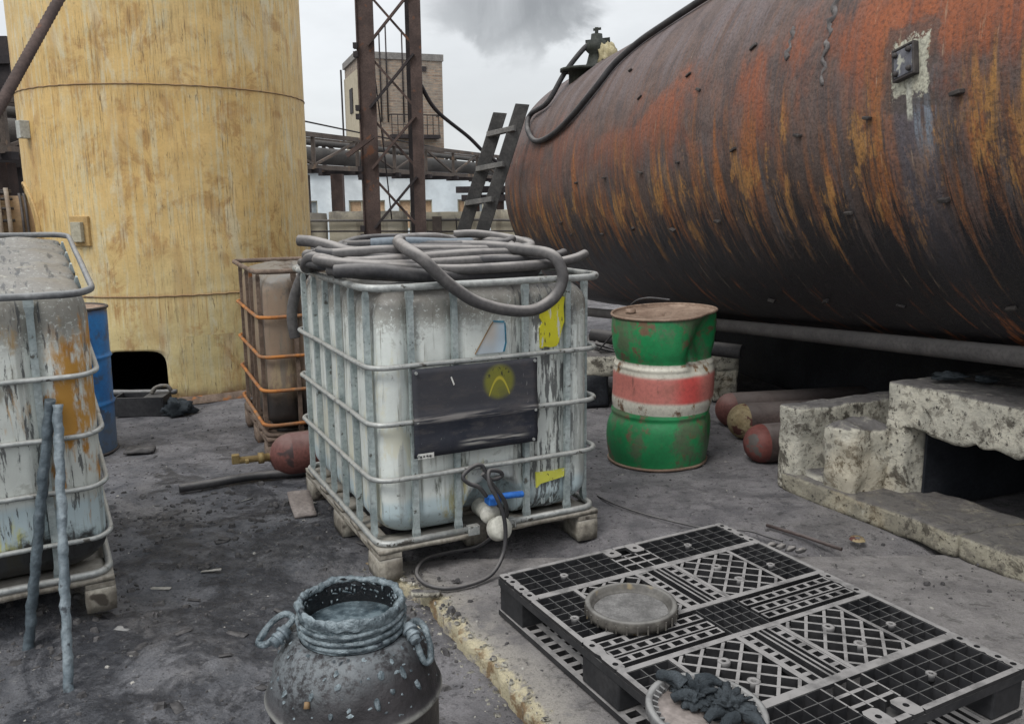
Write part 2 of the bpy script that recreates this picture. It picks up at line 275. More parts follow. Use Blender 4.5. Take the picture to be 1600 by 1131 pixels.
def yellow_tank_mat():
    m = M('stained yellow paint', .62, 0, .3); v = m.uv(); X = m.xyz(v); s, z = X[0], X[1]
    big = m.noise(m.map(v, (1.6, .5, 1)), 1.5, 5, .6, .3); mid = m.noise(v, 6, 8, .72, .3); fine = m.noise(v, 60, 5, .7); sp = m.noise(m.map(v, (1, .8, 1)), 16, 6, .72, .5)
    st = m.noise(m.map(v, (9, .22, 1)), 1.6, 5, .6); stm = m.noise(m.map(v, (20, .28, 1)), 1.6, 5, .6); stf = m.noise(m.map(v, (60, .4, 1)), 1.5, 3, .5)
    c = m.mix(m.mr(big, .36, .64), (.66, .48, .215), (.60, .405, .155))
    c = m.mix(m.mr(z, .3, 1.5, .7, 0), c, (.56, .50, .27))
    c = m.mix(m.mul(m.mr(m.add(stm, m.mul(mid, .5)), .74, .88), .6), c, (.57, .53, .36))                  # pale grey-green runs
    c = m.mix(m.mul(m.mr(m.noise(m.map(v, (5, 1.1, 1)), 1.2, 6, .66, .6), .54, .64), .6), c, (.60, .56, .41))
    c = m.mix(m.mul(m.mr(m.noise(m.map(v, (4, .8, 1), (5, 2, 0)), 1.4, 6, .66, .5), .52, .64), .5), c, (.45, .28, .11))
    # rust clouds bleeding downwards
    rb = m.mul(m.mr(m.noise(m.map(v, (2.6, 1.9, 1)), 1.7, 8, .74, .5), .50, .60), m.mr(m.add(big, m.mr(s, 4.0, 6.4, -.05, .12, 'LINEAR')), .46, .58)); c = m.mix(m.mul(rb, m.mr(stm, .3, .6, .85, .4)), c, (.34, .18, .065))
    blot = m.mul(m.mr(sp, .62, .68), m.mr(mid, .50, .60)); c = m.mix(m.mul(blot, .75), c, (.17, .10, .05))
    # fine dark trickles, broken along their length
    for (nz_, c0, w, k, th) in ((stm, .50, .011, .85, .47), (st, .535, .006, .95, .42), (stf, .5, .02, .35, .56), (st, .45, .004, .8, .50)):
        ln = m.mr(m.math('ABSOLUTE', m.math('SUBTRACT', nz_, c0)), 0., w, 1, 0)
        c = m.mix(m.mul(m.mul(ln, m.mr(m.noise(m.map(v, (2.6, 1.3, 1), (c0*9, 0, 0)), 1.9, 6, .68), th, th+.12)), k), c, (.13, .088, .05))
    dr = m.mul(m.mr(m.noise(m.map(v, (24, 3.4, 1)), 1.4, 6, .68), .62, .67), m.mr(mid, .42, .54)); c = m.mix(m.mul(dr, .8), c, (.12, .08, .045))
    for zz in (.80, 2.27):
        d = m.math('SUBTRACT', zz, z)
        b = m.mr(m.math('ABSOLUTE', d), .0, .035, 1, 0); c = m.mix(m.mul(b, m.mr(mid, .4, .6, .1, .5)), c, (.40, .24, .10))
        bb = m.mul(m.band(d, 0, .20, .04), m.mr(stm, .46, .34)); c = m.mix(m.mul(bb, .7), c, (.34, .19, .07))
    c = m.mix(m.mr(fine, .4, .75, 0, .3), c, (.34, .25, .13))
    c = m.mix(m.mul(m.mr(m.add(z, m.mul(mid, .1)), .19, .08), m.mr(mid, .35, .55)), c, (.18, .11, .06))
    m.col(c); m.bump(m.noise(v, 2.5, 2, .5), .5, .06); m.bump(mid, .5, .008); m.bump(sp, .5, .003); m.bump(fine, .5, .002); return m.m
MT['yellowtank'] = yellow_tank_mat()

def bottle_mat(name, base, low, lowz, stain=None, black=None, speck=.5, dark=None):
    m = M(name, .42, 0, .45); v = m.obj(); X = m.xyz(v)
    n = m.noise(v, 5, 6, .65); f = m.noise(v, 70, 5, .75); st = m.noise(m.map(v, (30, 30, 2.0)), 1, 5, .62)
    c = m.mix(m.mr(n, .35, .65), base, tuple(x*.84 for x in base))
    zl = m.add(X[2], m.math('MULTIPLY_ADD', n, .04, -.02))
    c = m.mix(m.mr(zl, lowz+.02, lowz-.02, 0, .8), c, low)
    c = m.mix(m.mul(m.mr(st, .52, .64), .42), c, (.17, .17, .15)); c = m.mix(m.mr(m.noise(v, 11, 7, .72, .4), .56, .68, 0, .5), c, (.24, .24, .21))
    c = m.mix(m.mr(m.noise(m.map(v, (14, 14, 9)), 1, 6, .7), .60, .66, 0, .55), c, (.13, .12, .11))
    c = m.mix(m.mul(m.mr(m.noise(m.map(v, (60, 60, 3.2)), 1, 5, .6), .60, .68), .6), c, (.14, .13, .10)); c = m.mix(m.mr(m.noise(v, 26, 6, .75), .62, .70, 0, .7), c, (.12, .115, .10))
    # gritty dirt caught along the top
    g = m.mr(m.add(X[2], m.mul(n, .12)), .98, 1.12); c = m.mix(m.mul(g, m.mr(m.add(f, m.mul(g, .16)), .50, .60, 0, .8)), c, (.17, .155, .13))
    c = m.mix(m.mul(m.mr(m.nz(), .3, .8), m.mr(f, .42, .56, .55, 1)), c, (.20, .19, .175))
    if black:      # (x0,x1) streaky black runs over part of the front
        k = m.noise(m.map(v, (46, 10, 6.5)), 1, 6, .68); c = m.mix(m.mul(m.mul(m.band(X[0], black[0], black[1], .05), m.mr(m.add(k, black[2]), .52, .57)), .88), c, (.075, .078, .08))
    if stain:
        for (x0, x1, z0, z1, cc, th) in stain:
            k = m.noise(m.map(v, (9, 9, 3.2), (x0, 0, z0)), 1.3, 6, .62); kk = m.math('MULTIPLY_ADD', m.noise(m.map(v, (13, 13, 2.0)), 1.3, 7, .72, .3), .60, -.30); q = m.mul(m.band(m.add(X[0], kk), x0, x1, .04), m.band(m.add(zl, m.mul(kk, 1.3)), z0, z1, .05))
            c = m.mix(m.mul(q, m.mr(k, th, th+.09)), c, cc)
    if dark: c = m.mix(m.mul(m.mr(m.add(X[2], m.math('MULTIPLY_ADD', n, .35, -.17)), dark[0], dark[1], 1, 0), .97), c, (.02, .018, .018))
    m.col(c); m.b.inputs['Subsurface Weight'].default_value = .0
    m.bump(m.noise(v, 3, 3, .5), .5, .03); m.bump(n, .3, .01); m.bump(f, .35, .002); return m.m
MT['bottle'] = bottle_mat('weathered white plastic', (.66, .70, .67), (.42, .53, .57), .30,
    stain=[(.30, .36, .14, .33, (.40, .36, .18), .50), (.0, .2, .2, .9, (.60, .60, .50), .5), (.18, .42, .34, .44, (.12, .13, .11), .54)], black=(.60, .90, .02))
MT['bottle_left'] = bottle_mat('stained white plastic', (.64, .67, .63), (.42, .53, .57), .44,
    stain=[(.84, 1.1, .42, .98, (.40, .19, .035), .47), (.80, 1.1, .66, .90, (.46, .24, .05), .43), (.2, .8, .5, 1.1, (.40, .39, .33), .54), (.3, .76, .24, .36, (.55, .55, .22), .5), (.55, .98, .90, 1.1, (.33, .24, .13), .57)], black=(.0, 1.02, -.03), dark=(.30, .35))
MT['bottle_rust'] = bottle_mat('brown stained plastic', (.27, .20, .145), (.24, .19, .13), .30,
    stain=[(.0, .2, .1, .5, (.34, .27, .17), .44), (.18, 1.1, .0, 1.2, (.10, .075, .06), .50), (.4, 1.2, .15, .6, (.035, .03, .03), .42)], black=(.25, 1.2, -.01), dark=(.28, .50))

def brick_mat():
    m = M('distant brickwork', .9, 0, .1); v = m.obj(); X = m.xyz(v)
    b = m.N.new('ShaderNodeTexBrick'); 
    c = m.N.new('ShaderNodeCombineXYZ'); m.L.new(m.add(X[0], X[1]), c.inputs[0]); m.L.new(X[2], c.inputs[1])
    m.L.new(c.outputs[0], b.inputs[0]); b.inputs['Scale'].default_value = 1.0; b.inputs['Brick Width'].default_value = .5; b.inputs['Row Height'].default_value = .16; b.inputs['Mortar Size'].default_value = .02
    b.inputs['Color1'].default_value = (.33, .235, .17, 1); b.inputs['Color2'].default_value = (.22, .165, .13, 1); b.inputs['Mortar'].default_value = (.30, .28, .24, 1)
    n = m.noise(v, .8, 6, .7); f = m.noise(m.map(v, (1, 1, 3)), 2.2, 6, .75)
    c = m.mix(m.mr(m.add(n, m.mr(X[2], 6, 12.5, -.12, .14, 'LINEAR')), .42, .6, 0, .65), b.outputs[0], (.24, .215, .185)); c = m.mix(m.mr(f, .52, .62, 0, .7), c, (.40, .30, .22)); c = m.mix(m.mr(f, .46, .38, 0, .6), c, (.12, .095, .08))
    m.col(c); return m.m
MT['brick'] = brick_mat()
MT['render'] = simple('pale rendered wall', (.42, .37, .27), (.50, .44, .33), 2, .9, bump=.2, bd=.02)
MT['whitewall'] = simple('blue white washed wall', (.60, .66, .69), (.70, .74, .75), .25, .9, bump=.2, bd=.02, spots=((.46, .50, .52), .9, .64), fine=.8)
MT['ply'] = simple('boarded window', (.42, .28, .17), (.52, .37, .24), 1.8, .9, bump=.2, bd=.02, fine=9)
MT['glass'] = simple('dull window pane', (.22, .25, .26), (.30, .33, .34), 1, .3, bump=.05, bd=.01, fine=9)
MT['roofedge'] = simple('grey roof slab', (.20, .19, .18), (.28, .265, .245), 1, .9, bump=.3, bd=.03, fine=9)
def wall_mat():
    m = M('streaked yard wall', .9, 0, .2); v = m.obj(); X = m.xyz(v)
    n = m.noise(v, 2, 7, .65); st = m.noise(m.map(v, (5, 5, .7)), 1, 5, .6); c = m.mix(m.mr(n, .35, .65), (.30, .27, .205), (.42, .385, .305))
    c = m.mix(m.mul(m.mr(st, .52, .64), .6), c, (.14, .115, .085)); c = m.mix(m.mul(m.mr(X[2], 1.05, 1.25), m.mr(n, .4, .6)), c, (.12, .11, .095))
    m.col(c); m.bump(n, .5, .02); return m.m
MT['yardwall'] = wall_mat()

def drum_mat(name, kind):
    m = M(name, .45, 0, .45); v = m.obj(); X = m.xyz(v); n = m.noise(v, 9, 7, .68); f = m.noise(v, 50, 5, .7)
    if kind == 'green':
        c = m.mix(m.mr(m.noise(v, 3, 4, .6), .35, .65), (.014, .20, .066), (.020, .29, .095))
        z = m.add(X[2], m.math('MULTIPLY_ADD', f, .006, -.003))
        wb = m.band(z, .307, .585, .004); c = m.mix(wb, c, (.62, .60, .52))
        c = m.mix(m.mul(wb, m.mr(m.noise(m.map(v, (14, 14, 5)), 1, 6, .7), .56, .62)), c, (.26, .14, .05))
        rb = m.band(X[2], .375, .515, .012); c = m.mix(rb, c, (.56, .20, .17))
        c = m.mix(m.mul(rb, m.mul(m.band(X[0], .02, .16, .05), m.mr(X[1], -.1, 0, 1, 0))), c, (.62, .10, .09))
        ru = m.mr(m.add(n, m.mul(m.mr(X[2], .6, .88), .05)), .55, .64); c = m.mix(m.mul(ru, m.math('SUBTRACT', 1., m.mul(rb, .8))), c, (.17, .105, .065))
        c = m.mix(m.mul(m.mr(m.noise(v, 4, 7, .72), .49, .60), m.math('SUBTRACT', 1., wb)), c, (.10, .155, .085)); c = m.mix(m.mr(m.noise(m.map(v, (9, 9, 3)), 1.2, 7, .72), .58, .68, 0, .55), c, (.07, .06, .045))
    else:
        c = m.mix(m.mr(m.noise(v, 4, 5, .6), .35, .65), (.018, .12, .33), (.03, .19, .47))
        c = m.mix(m.mul(m.mr(n, .5, .62), .8), c, (.07, .075, .08))
        c = m.mix(m.mul(m.mr(m.add(X[2], m.mul(n, .25)), .28, .42, 1, 0), .75), c, (.10, .11, .115)); c = m.mix(m.mul(m.mr(m.add(X[2], m.mul(n, .12)), .86, .92), .9), c, (.12, .105, .095))
        c = m.mix(m.mr(f, .64, .7, 0, .6), c, (.25, .33, .40))
    c = m.mix(m.mul(m.mr(m.nz(), .6, .9), m.mr(n, .3, .6, .6, 1)), c, (.25, .165, .12))
    c = m.mix(m.mr(f, .35, .8, 0, .3), c, (.03, .03, .03))
    m.col(c); m.bump(n, .25, .006); m.bump(f, .3, .002); return m.m
MT['green'] = drum_mat('dented green drum paint', 'green'); MT['blue'] = drum_mat('scuffed blue drum paint', 'blue')
MT['drumrim'] = simple('rusty drum rim', (.22, .15, .11), (.34, .25, .19), 10, .65, .1, bump=.4, bd=.002)

def can_mat():
    m = M('sooty churn metal', .5, .1, .4); v = m.obj(); X = m.xyz(v); n = m.noise(v, 9, 8, .7); f = m.noise(v, 55, 6, .75)
    c = m.mix(m.mr(n, .35, .65), (.022, .021, .023), (.050, .046, .049))
    g = m.mul(m.mr(m.add(X[2], m.mul(X[0], -.30)), .43, .53), m.mr(m.add(f, m.mul(n, .3)), .52, .70)); c = m.mix(m.mul(g, .65), c, (.20, .225, .24))
    c = m.mix(m.mul(m.mr(X[2], .385, .395, 1, 0), .6), c, (.045, .042, .045))
    c = m.mix(m.mul(m.band(X[2], .388, .402, .006), m.mr(n, .35, .5)), c, (.30, .30, .28))
    c = m.mix(m.mr(m.noise(v, 16, 5, .7), .66, .70, 0, .8), c, (.26, .33, .36))
    m.col(c); m.ro(m.mr(n, .35, .65, .52, .28)); m.bump(n, .5, .008); m.bump(f, .8, .004); return m.m
MT['can'] = can_mat()
def liquid_mat():
    m = M('still oily liquid', .12, 0, .6); v = m.obj(); n = m.noise(v, 20, 5, .6)
    m.col(m.mix(m.mr(n, .4, .65), (.03, .045, .055), (.13, .17, .19))); m.ro(m.mr(n, .4, .65, .1, .35)); m.bump(n, .12, .003); return m.m
MT['liquid'] = liquid_mat()
def panel_mat():
    m = M('scratched black panel', .6, 0, .25); v = m.obj(); X = m.xyz(v)
    n = m.noise(v, 5, 6, .65); f = m.noise(m.map(v, (60, 60, 6)), 1, 5, .7)
    c = m.mix(m.mr(n, .35, .65), (.017, .021, .032), (.034, .036, .046))
    c = m.mix(m.mul(m.band(X[2], .64, .84, .03), .45), c, (.075, .073, .078))
    c = m.mix(m.mul(m.band(X[0], .57, .66, .02), m.mr(f, .62, .68)), c, (.36, .36, .35))
    h = m.noise(m.map(v, (5, 5, 90)), 1, 5, .6)
    c = m.mix(m.mul(m.band(X[2], .625, .65, .006), m.mr(h, .4, .55)), c, (.20, .19, .185)); c = m.mix(m.mul(m.mul(m.band(X[2], .515, .54, .006), m.band(X[0], .36, .62, .04)), m.mr(h, .4, .55)), c, (.34, .33, .31))
    c = m.mix(m.mr(m.noise(v, 120, 2, .5), .74, .78), c, (.2, .2, .2)); c = m.mix(m.mr(m.noise(m.map(v, (3, 3, 9)), 3, 7, .7), .5, .66, 0, .6), c, (.075, .07, .072))
    # worn round yellow mark
    dx = m.math('SUBTRACT', X[0], .515); dz = m.math('SUBTRACT', X[2], .757)
    rr = m.math('SQRT', m.add(m.mul(dx, dx), m.mul(dz, dz)))
    c = m.mix(m.mul(m.mr(rr, .052, .080, 1, 0), m.mr(n, .3, .6, .45, .85)), c, (.20, .20, .03))
    a = m.math('ABSOLUTE', m.math('SUBTRACT', dz, m.math('SUBTRACT', .016, m.mul(m.mul(dx, dx), 34.))))
    arc = m.mul(m.mul(m.mr(m.add(a, m.mul(n, .012)), .010, .017, 1, 0), m.mr(rr, .066, .074, 1, 0)), m.mr(n, .3, .5, .4, 1)); c = m.mix(m.mul(arc, .7), c, (.50, .42, .05))
    spk = m.mul(m.mr(m.noise(v, 75, 3, .6), .56, .6), m.mul(m.mr(dz, .01, .03), m.mr(rr, .055, .065, 1, 0))); c = m.mix(spk, c, (.05, .05, .03))
    m.col(c); m.bump(n, .25, .006); m.bump(h, .2, .002); return m.m
MT['panel'] = panel_mat()
def sticker(name, c1, wear, under=(.60, .62, .58), sc=(40, 40, 9)):
    m = M(name, .55, 0, .3); v = m.obj(); n = m.noise(m.map(v, sc), 1, 6, .68)
    c = m.mix(m.mr(m.noise(v, 8, 4, .6), .3, .7), c1, tuple(x*.82 for x in c1)); c = m.mix(m.mr(n, wear, wear+.05), c, under)
    c = m.mix(m.mr(m.noise(m.map(v, (sc[0]*1.5, sc[0]*1.5, sc[2]*1.6)), 1, 5, .6), .60, .64), c, (.06, .055, .04)); m.col(c); return m.m
MT['yellow1'] = sticker('peeling yellow label', (.66, .62, .04), .58); MT['yellow2'] = sticker('faded yellow label', (.62, .62, .10), .60, sc=(24, 24, 20))
def logo_mat():
    m = M('faded blue beige label', .5, 0, .3); v = m.obj(); X = m.xyz(v)
    t = m.math('SUBTRACT', m.add(X[0], 0), m.mul(m.math('SUBTRACT', X[2], .863), -.1))
    c = m.mix(m.mr(X[2], .87, .96), (.42, .47, .51), (.60, .55, .49)); c = m.mix(m.mr(X[0], .50, .55), c, (.50, .60, .68)); m.col(c); return m.m
MT['logo'] = logo_mat(); MT['logoblue'] = simple('blue label border', (.03, .16, .26), (.05, .30, .44), 20, .5, bump=.1, bd=.001)

# ---------------------------------------------------------------- mesh kit
class MB:
    def __init__(s): s.v = []; s.f = []; s.uv = None; s.smooth = []
    def add(s, vs, fs, sm=False):
        o = len(s.v); s.v += [tuple(x) for x in vs]; s.f += [tuple(i+o for i in f) for f in fs]; s.smooth += [sm]*len(fs); return s
    def box(s, c, d, rz=0, mat=None):
        x, y, z = (d[0]/2, d[1]/2, d[2]/2); vs = [Vector((a*x, b*y, e*z)) for a in (-1, 1) for b in (-1, 1) for e in (-1, 1)]
        Mx = mat if mat is not None else Matrix.Rotation(rz, 3, 'Z'); vs = [Mx @ v + Vector(c) for v in vs]
        return s.add(vs, [(0, 1, 3, 2), (4, 6, 7, 5), (0, 4, 5, 1), (2, 3, 7, 6), (0, 2, 6, 4), (1, 5, 7, 3)])
    def b2(s, x0, x1, y0, y1, z0, z1): return s.box(((x0+x1)/2, (y0+y1)/2, (z0+z1)/2), (abs(x1-x0), abs(y1-y0), abs(z1-z0)))
    def bar(s, a, b, w, h, upv=(0, 0, 1)):
        a, b = Vector(a), Vector(b); d = (b-a); L = d.length; d.normalize(); u = Vector(upv); sd_ = d.cross(u)
        if sd_.length < 1e-4: sd_ = d.cross(Vector((1, 0, 0)))
        sd_.normalize(); u = sd_.cross(d); return s.box((a+b)/2, (L, w, h), mat=Matrix((d, sd_, u)).transposed())
    def tube(s, pts, r, n=10, closed=False, cap=True, rfun=None, wob=0):
        pts = [Vector(p) for p in pts]; N_ = len(pts); T = []
        for i in range(N_):
            a = pts[(i-1) % N_] if (closed or i > 0) else pts[i]; b = pts[(i+1) % N_] if (closed or i < N_-1) else pts[i]
            t = b-a; T.append(t.normalized() if t.length > 1e-9 else Vector((0, 0, 1)))
        nrm = T[0].orthogonal().normalized(); vs = []
        for i in range(N_):
            t = T[i]; nrm = (nrm - t*nrm.dot(t)); nrm = nrm.normalized() if nrm.length > 1e-6 else t.orthogonal().normalized(); bi = t.cross(nrm)
            rr = rfun(i/(N_-1)) if rfun else r
            for k in range(n):
                a = 2*PI*k/n; q = rr*(1+wob*noise.noise(pts[i]*35+Vector((k*.7, 0, 0)))) if wob else rr
                vs.append(pts[i]+nrm*math.cos(a)*q+bi*math.sin(a)*q)
        fs = []
        for i in range(N_ if closed else N_-1):
            j = (i+1) % N_
            for k in range(n): k2 = (k+1) % n; fs.append((i*n+k, i*n+k2, j*n+k2, j*n+k))
        s.add(vs, fs, True)
        if cap and not closed: o = len(s.v)-N_*n; s.f += [tuple(o+k for k in range(n))[::-1], tuple(o+(N_-1)*n+k for k in range(n))]; s.smooth += [False, False]
        return s
    def lathe(s, prof, n=48, c=(0, 0, 0), fn=None, sm=True, mat=None):
        vs = []; m_ = len(prof)
        for i in range(n):
            a = 2*PI*i/n
            for (r, z) in prof:
                p = Vector((r*math.cos(a), r*math.sin(a), z)); p = fn(p, a) if fn else p; p = (mat @ p) if mat is not None else p; vs.append(p+Vector(c))
        fs = [(i*m_+j, ((i+1) % n)*m_+j, ((i+1) % n)*m_+j+1, i*m_+j+1) for i in range(n) for j in range(m_-1)]
        return s.add(vs, fs, sm)
    def disc(s, c, r, n=24, nrm=(0, 0, 1), th=.004):
        nv = Vector(nrm).normalized(); a = nv.orthogonal().normalized(); b = nv.cross(a); c = Vector(c)
        vs = [c+a*math.cos(2*PI*i/n)*r+b*math.sin(2*PI*i/n)*r+nv*h for h in (0, th) for i in range(n)]
        return s.add(vs, [tuple(range(n))[::-1], tuple(range(n, 2*n))]+[(i, (i+1) % n, n+(i+1) % n, n+i) for i in range(n)])
    def rough(s, d, res=.03, amp=.01, chip=.03, fr=6, seed=0, M4=None, sm=True, bot=True):
        # broken block: a box of size d (origin at its base corner) whose skin is subdivided, edge-rounded and roughened
        nx, ny, nz_ = [max(1, int(round(k/res))) for k in d]; vs = []; idx = {}; fs = []
        def vid(i, j, k):
            if (i, j, k) in idx: return idx[(i, j, k)]
            p = Vector((d[0]*i/nx, d[1]*j/ny, d[2]*k/nz_)); q = p.copy(); o = Vector((seed*3.1, seed*1.7, seed))
            c = Vector((min(max(p.x, chip), d[0]-chip), min(max(p.y, chip), d[1]-chip), min(max(p.z, chip if bot else 0), d[2]-chip)))
            e = p-c
            if e.length > chip*.99: q = c+e.normalized()*(chip*(1+.55*noise.noise(p*9+o)))
            nn = noise.noise_vector(p*fr+o)*amp+noise.noise_vector(p*fr*3.7+o)*amp*.45
            q += nn; idx[(i, j, k)] = len(vs); vs.append(q); return idx[(i, j, k)]
        for i in range(nx):
            for j in range(ny):
                for k in (0, nz_): f = [vid(i, j, k), vid(i+1, j, k), vid(i+1, j+1, k), vid(i, j+1, k)]; fs.append(f if k else f[::-1])
        for i in range(nx):
            for k in range(nz_):
                for j in (0, ny): f = [vid(i, j, k), vid(i+1, j, k), vid(i+1, j, k+1), vid(i, j, k+1)]; fs.append(f[::-1] if j else f)
        for j in range(ny):
            for k in range(nz_):
                for i in (0, nx): f = [vid(i, j, k), vid(i, j+1, k), vid(i, j+1, k+1), vid(i, j, k+1)]; fs.append(f if i else f[::-1])
        if M4 is not None: vs = [M4 @ v for v in vs]
        return s.add(vs, fs, sm)

def O(name, mb, mat, parent=None, uv=None, loc=None, bevel=0):
    me = bpy.data.meshes.new(name); me.from_pydata(mb.v, [], mb.f); me.polygons.foreach_set('use_smooth', mb.smooth); me.update()
    if uv:
        ul = me.uv_layers.new(name='UVMap')
        for lp in me.loops: ul.data[lp.index].uv = uv[lp.vertex_index]
    me.materials.append(MT[mat] if isinstance(mat, str) else mat)
    o = bpy.data.objects.new(name, me); COL.objects.link(o)
    if parent is not None: o.parent = parent
    if loc: o.location = loc
    if bevel:
        b = o.modifiers.new('bevel', 'BEVEL'); b.width = bevel; b.segments = 2; b.limit_method = 'ANGLE'
    return o
def tag(o, label=None, cat=None, group=None, kind=None):
    if label: o['label'] = label
    if cat: o['category'] = cat
    if group: o['group'] = group
    if kind: o['kind'] = kind
    return o
def thing(name, label, cat, loc=(0, 0, 0), rz=0, group=None, rot=None):
    o = bpy.data.objects.new(name, None); COL.objects.link(o); o.location = loc; o.rotation_euler = rot if rot else (0, 0, rz); o.empty_display_size = .1
    return tag(o, label, cat, group)
def share(name, src, parent, loc=(0, 0, 0), rz=0):
    o = bpy.data.objects.new(name, src.data); COL.objects.link(o); o.parent = parent; o.location = loc; o.rotation_euler = (0, 0, rz)
    for md in src.modifiers:
        n = o.modifiers.new(md.name, md.type); n.width = md.width; n.segments = md.segments; n.limit_method = md.limit_method
    return o
def cr(P, n=8, closed=False):     # Catmull-Rom through points
    P = [Vector(p) for p in P]; out = []; N_ = len(P); rng = range(N_) if closed else range(N_-1)
    for i in rng:
        g = (lambda k: P[k % N_]) if closed else (lambda k: P[min(max(k, 0), N_-1)])
        a, b, c, d = g(i-1), g(i), g(i+1), g(i+2)
        for k in range(n):
            t = k/n; out.append(.5*((2*b)+(c-a)*t+(2*a-5*b+4*c-d)*t*t+(3*b-a-3*c+d)*t**3))
    if not closed: out.append(P[-1])
    return out
def rrect(x0, x1, y0, y1, r, n=6, step=None):
    pts = []
    for cx, cy, a0 in ((x1-r, y0+r, -90), (x1-r, y1-r, 0), (x0+r, y1-r, 90), (x0+r, y0+r, 180)):
        for k in range(n+1): a = R(a0+90*k/n); pts.append((cx+r*math.cos(a), cy+r*math.sin(a)))
    if not step: return pts
    out = []
    for i in range(len(pts)):
        a, b = Vector(pts[i]), Vector(pts[(i+1) % len(pts)]); L = (b-a).length; k = max(1, int(L/step))
        for j in range(k): q = a+(b-a)*j/k; out.append((q.x, q.y))
    return out

# ================================================================ SETTING
EDGE = [(-.62, 3.42), (-.50, 3.25), (-.453, 3.19), (-.40, 3.14), (-.33, 3.07), (-.25, 2.88), (-.128, 2.68), (-.03, 2.45), (.06, 2.26), (.12, 1.98), (.25, 1.7), (.38, 1.35), (.5, .9), (.7, .3), (.8, -.6)]
def edge_x(y):
    for (a, b), (c, d) in zip(EDGE, EDGE[1:]):
        if b >= y >= d: t = (b-y)/(b-d); return a+(c-a)*t
    return EDGE[0][0] if y > EDGE[0][1] else EDGE[-1][0]
def sst(a, b, x): t = min(max((x-a)/(b-a), 0), 1); return t*t*(3-2*t)
def gh(x, y):
    p = Vector((x, y, 0)); h = .012*noise.noise(p*1.3)+.007*noise.noise(p*4.1)+.0035*noise.noise(p*13)
    ex = edge_x(y) if y < 3.6 else -.6
    dl = ex-x                                     # distance left of the edge
    if y < 3.75:
        k = 1-sst(3.05, 3.7, y)
        h -= k*.055*(1-sst(.2, 1.3, dl)) if dl > -.25 else k*.10
        if dl < .02: h -= .03*k*sst(.02, -.1, dl) if dl > -.1 else .03*k
        ruts = sst(.2, .6, dl)*k; h += ruts*(.024*noise.noise(p*2.7+Vector((4, 0, 0)))+.018*abs(noise.noise(p*7))+.008*abs(noise.noise(p*19)))
    # packed mound that props the left container
    u = (x+2.282)*.8697+(y-2.389)*.4937; v = -(x+2.282)*.4937+(y-2.389)*.8697
    k = sst(.99, .80, u)*sst(-.9, -.3, u)*sst(.0, .14, v)*sst(1.5, 1.2, v)
    h = h*(1-k)+k*(.046+.121*max(0, min(v, 1.25))+.25*h)
    return h-.004
def grid_obj(name, xs, ys, fn, mat, attr=None):
    mb = MB(); nx, ny = len(xs), len(ys)
    mb.add([(x, y, fn(x, y)) for y in ys for x in xs], [(j*nx+i, j*nx+i+1, (j+1)*nx+i+1, (j+1)*nx+i) for j in range(ny-1) for i in range(nx-1)], True)
    return O(name, mb, mat)
def steps(a, b, s): n = int(round((b-a)/s)); return [a+(b-a)*i/n for i in range(n+1)]
xs = steps(-14, -3.4, .4)[:-1]+steps(-3.4, 2.6, .022)+steps(2.6, 14, .4)[1:]
ys = steps(-6, 1.2, .4)[:-1]+steps(1.2, 4.8, .022)[:-1]+steps(4.8, 8, .06)+steps(8, 14.6, .4)[1:]
tag(grid_obj('ground', xs, ys, gh, 'ground'), kind='structure')
tb = MB(); tb.add([(-600, -600, -3), (600, -600, -3), (600, 900, -3), (-600, 900, -3)], [(0, 1, 2, 3)])
tag(O('lower_terrain', tb, 'ground'), kind='structure')
eb = MB(); eb.b2(-14, 14, 14.3, 14.58, -3, -.02); tag(O('retaining_bank', eb, 'concrete2'), kind='structure')

def slab():
    mb = MB(); eds = []; ys_ = steps(-.6, 3.42, .015); cols = steps(0, 1, .04)+[1.1, 1.3, 1.6, 2, 2.6, 3.4, 4.4, 6, 8]
    for y in ys_:
        ex = edge_x(y)+.035*noise.noise(Vector((0, y*5, 3)))+.016*noise.noise(Vector((0, y*19, 3)))+.008*noise.noise(Vector((0, y*50, 3)))
        bk = .03*sst(2.9, 3.4, y)
        row = [(-.004, -.11), (0, -.03)]+[(c, None) for c in cols]
        for c, z in row:
            x = ex+c; p = Vector((x, y, 0))
            if z is None:
                z = .006+.004*noise.noise(p*5)+.0025*noise.noise(p*17)-.02*max(0, 1-c/.05)*(.6+noise.noise(p*22))-bk*(.5+.8*abs(noise.noise(p*3)))
                if c < .12: z -= .010*abs(noise.noise(p*30))
            else: x += .012*noise.noise(Vector((x*9, y*30, z*20)))
            mb.v.append((x, y, z)); eds.append(max(0, 1-max(c, 0)/.32))
    nc = len(row); nr = len(ys_)
    mb.f = [(j*nc+i, j*nc+i+1, (j+1)*nc+i+1, (j+1)*nc+i) for j in range(nr-1) for i in range(nc-1)]; mb.smooth = [True]*len(mb.f)
    o = O('concrete_slab', mb, 'slab'); at = o.data.attributes.new('edge', 'FLOAT', 'POINT'); at.data.foreach_set('value', eds)
    tag(o, kind='structure')
slab()

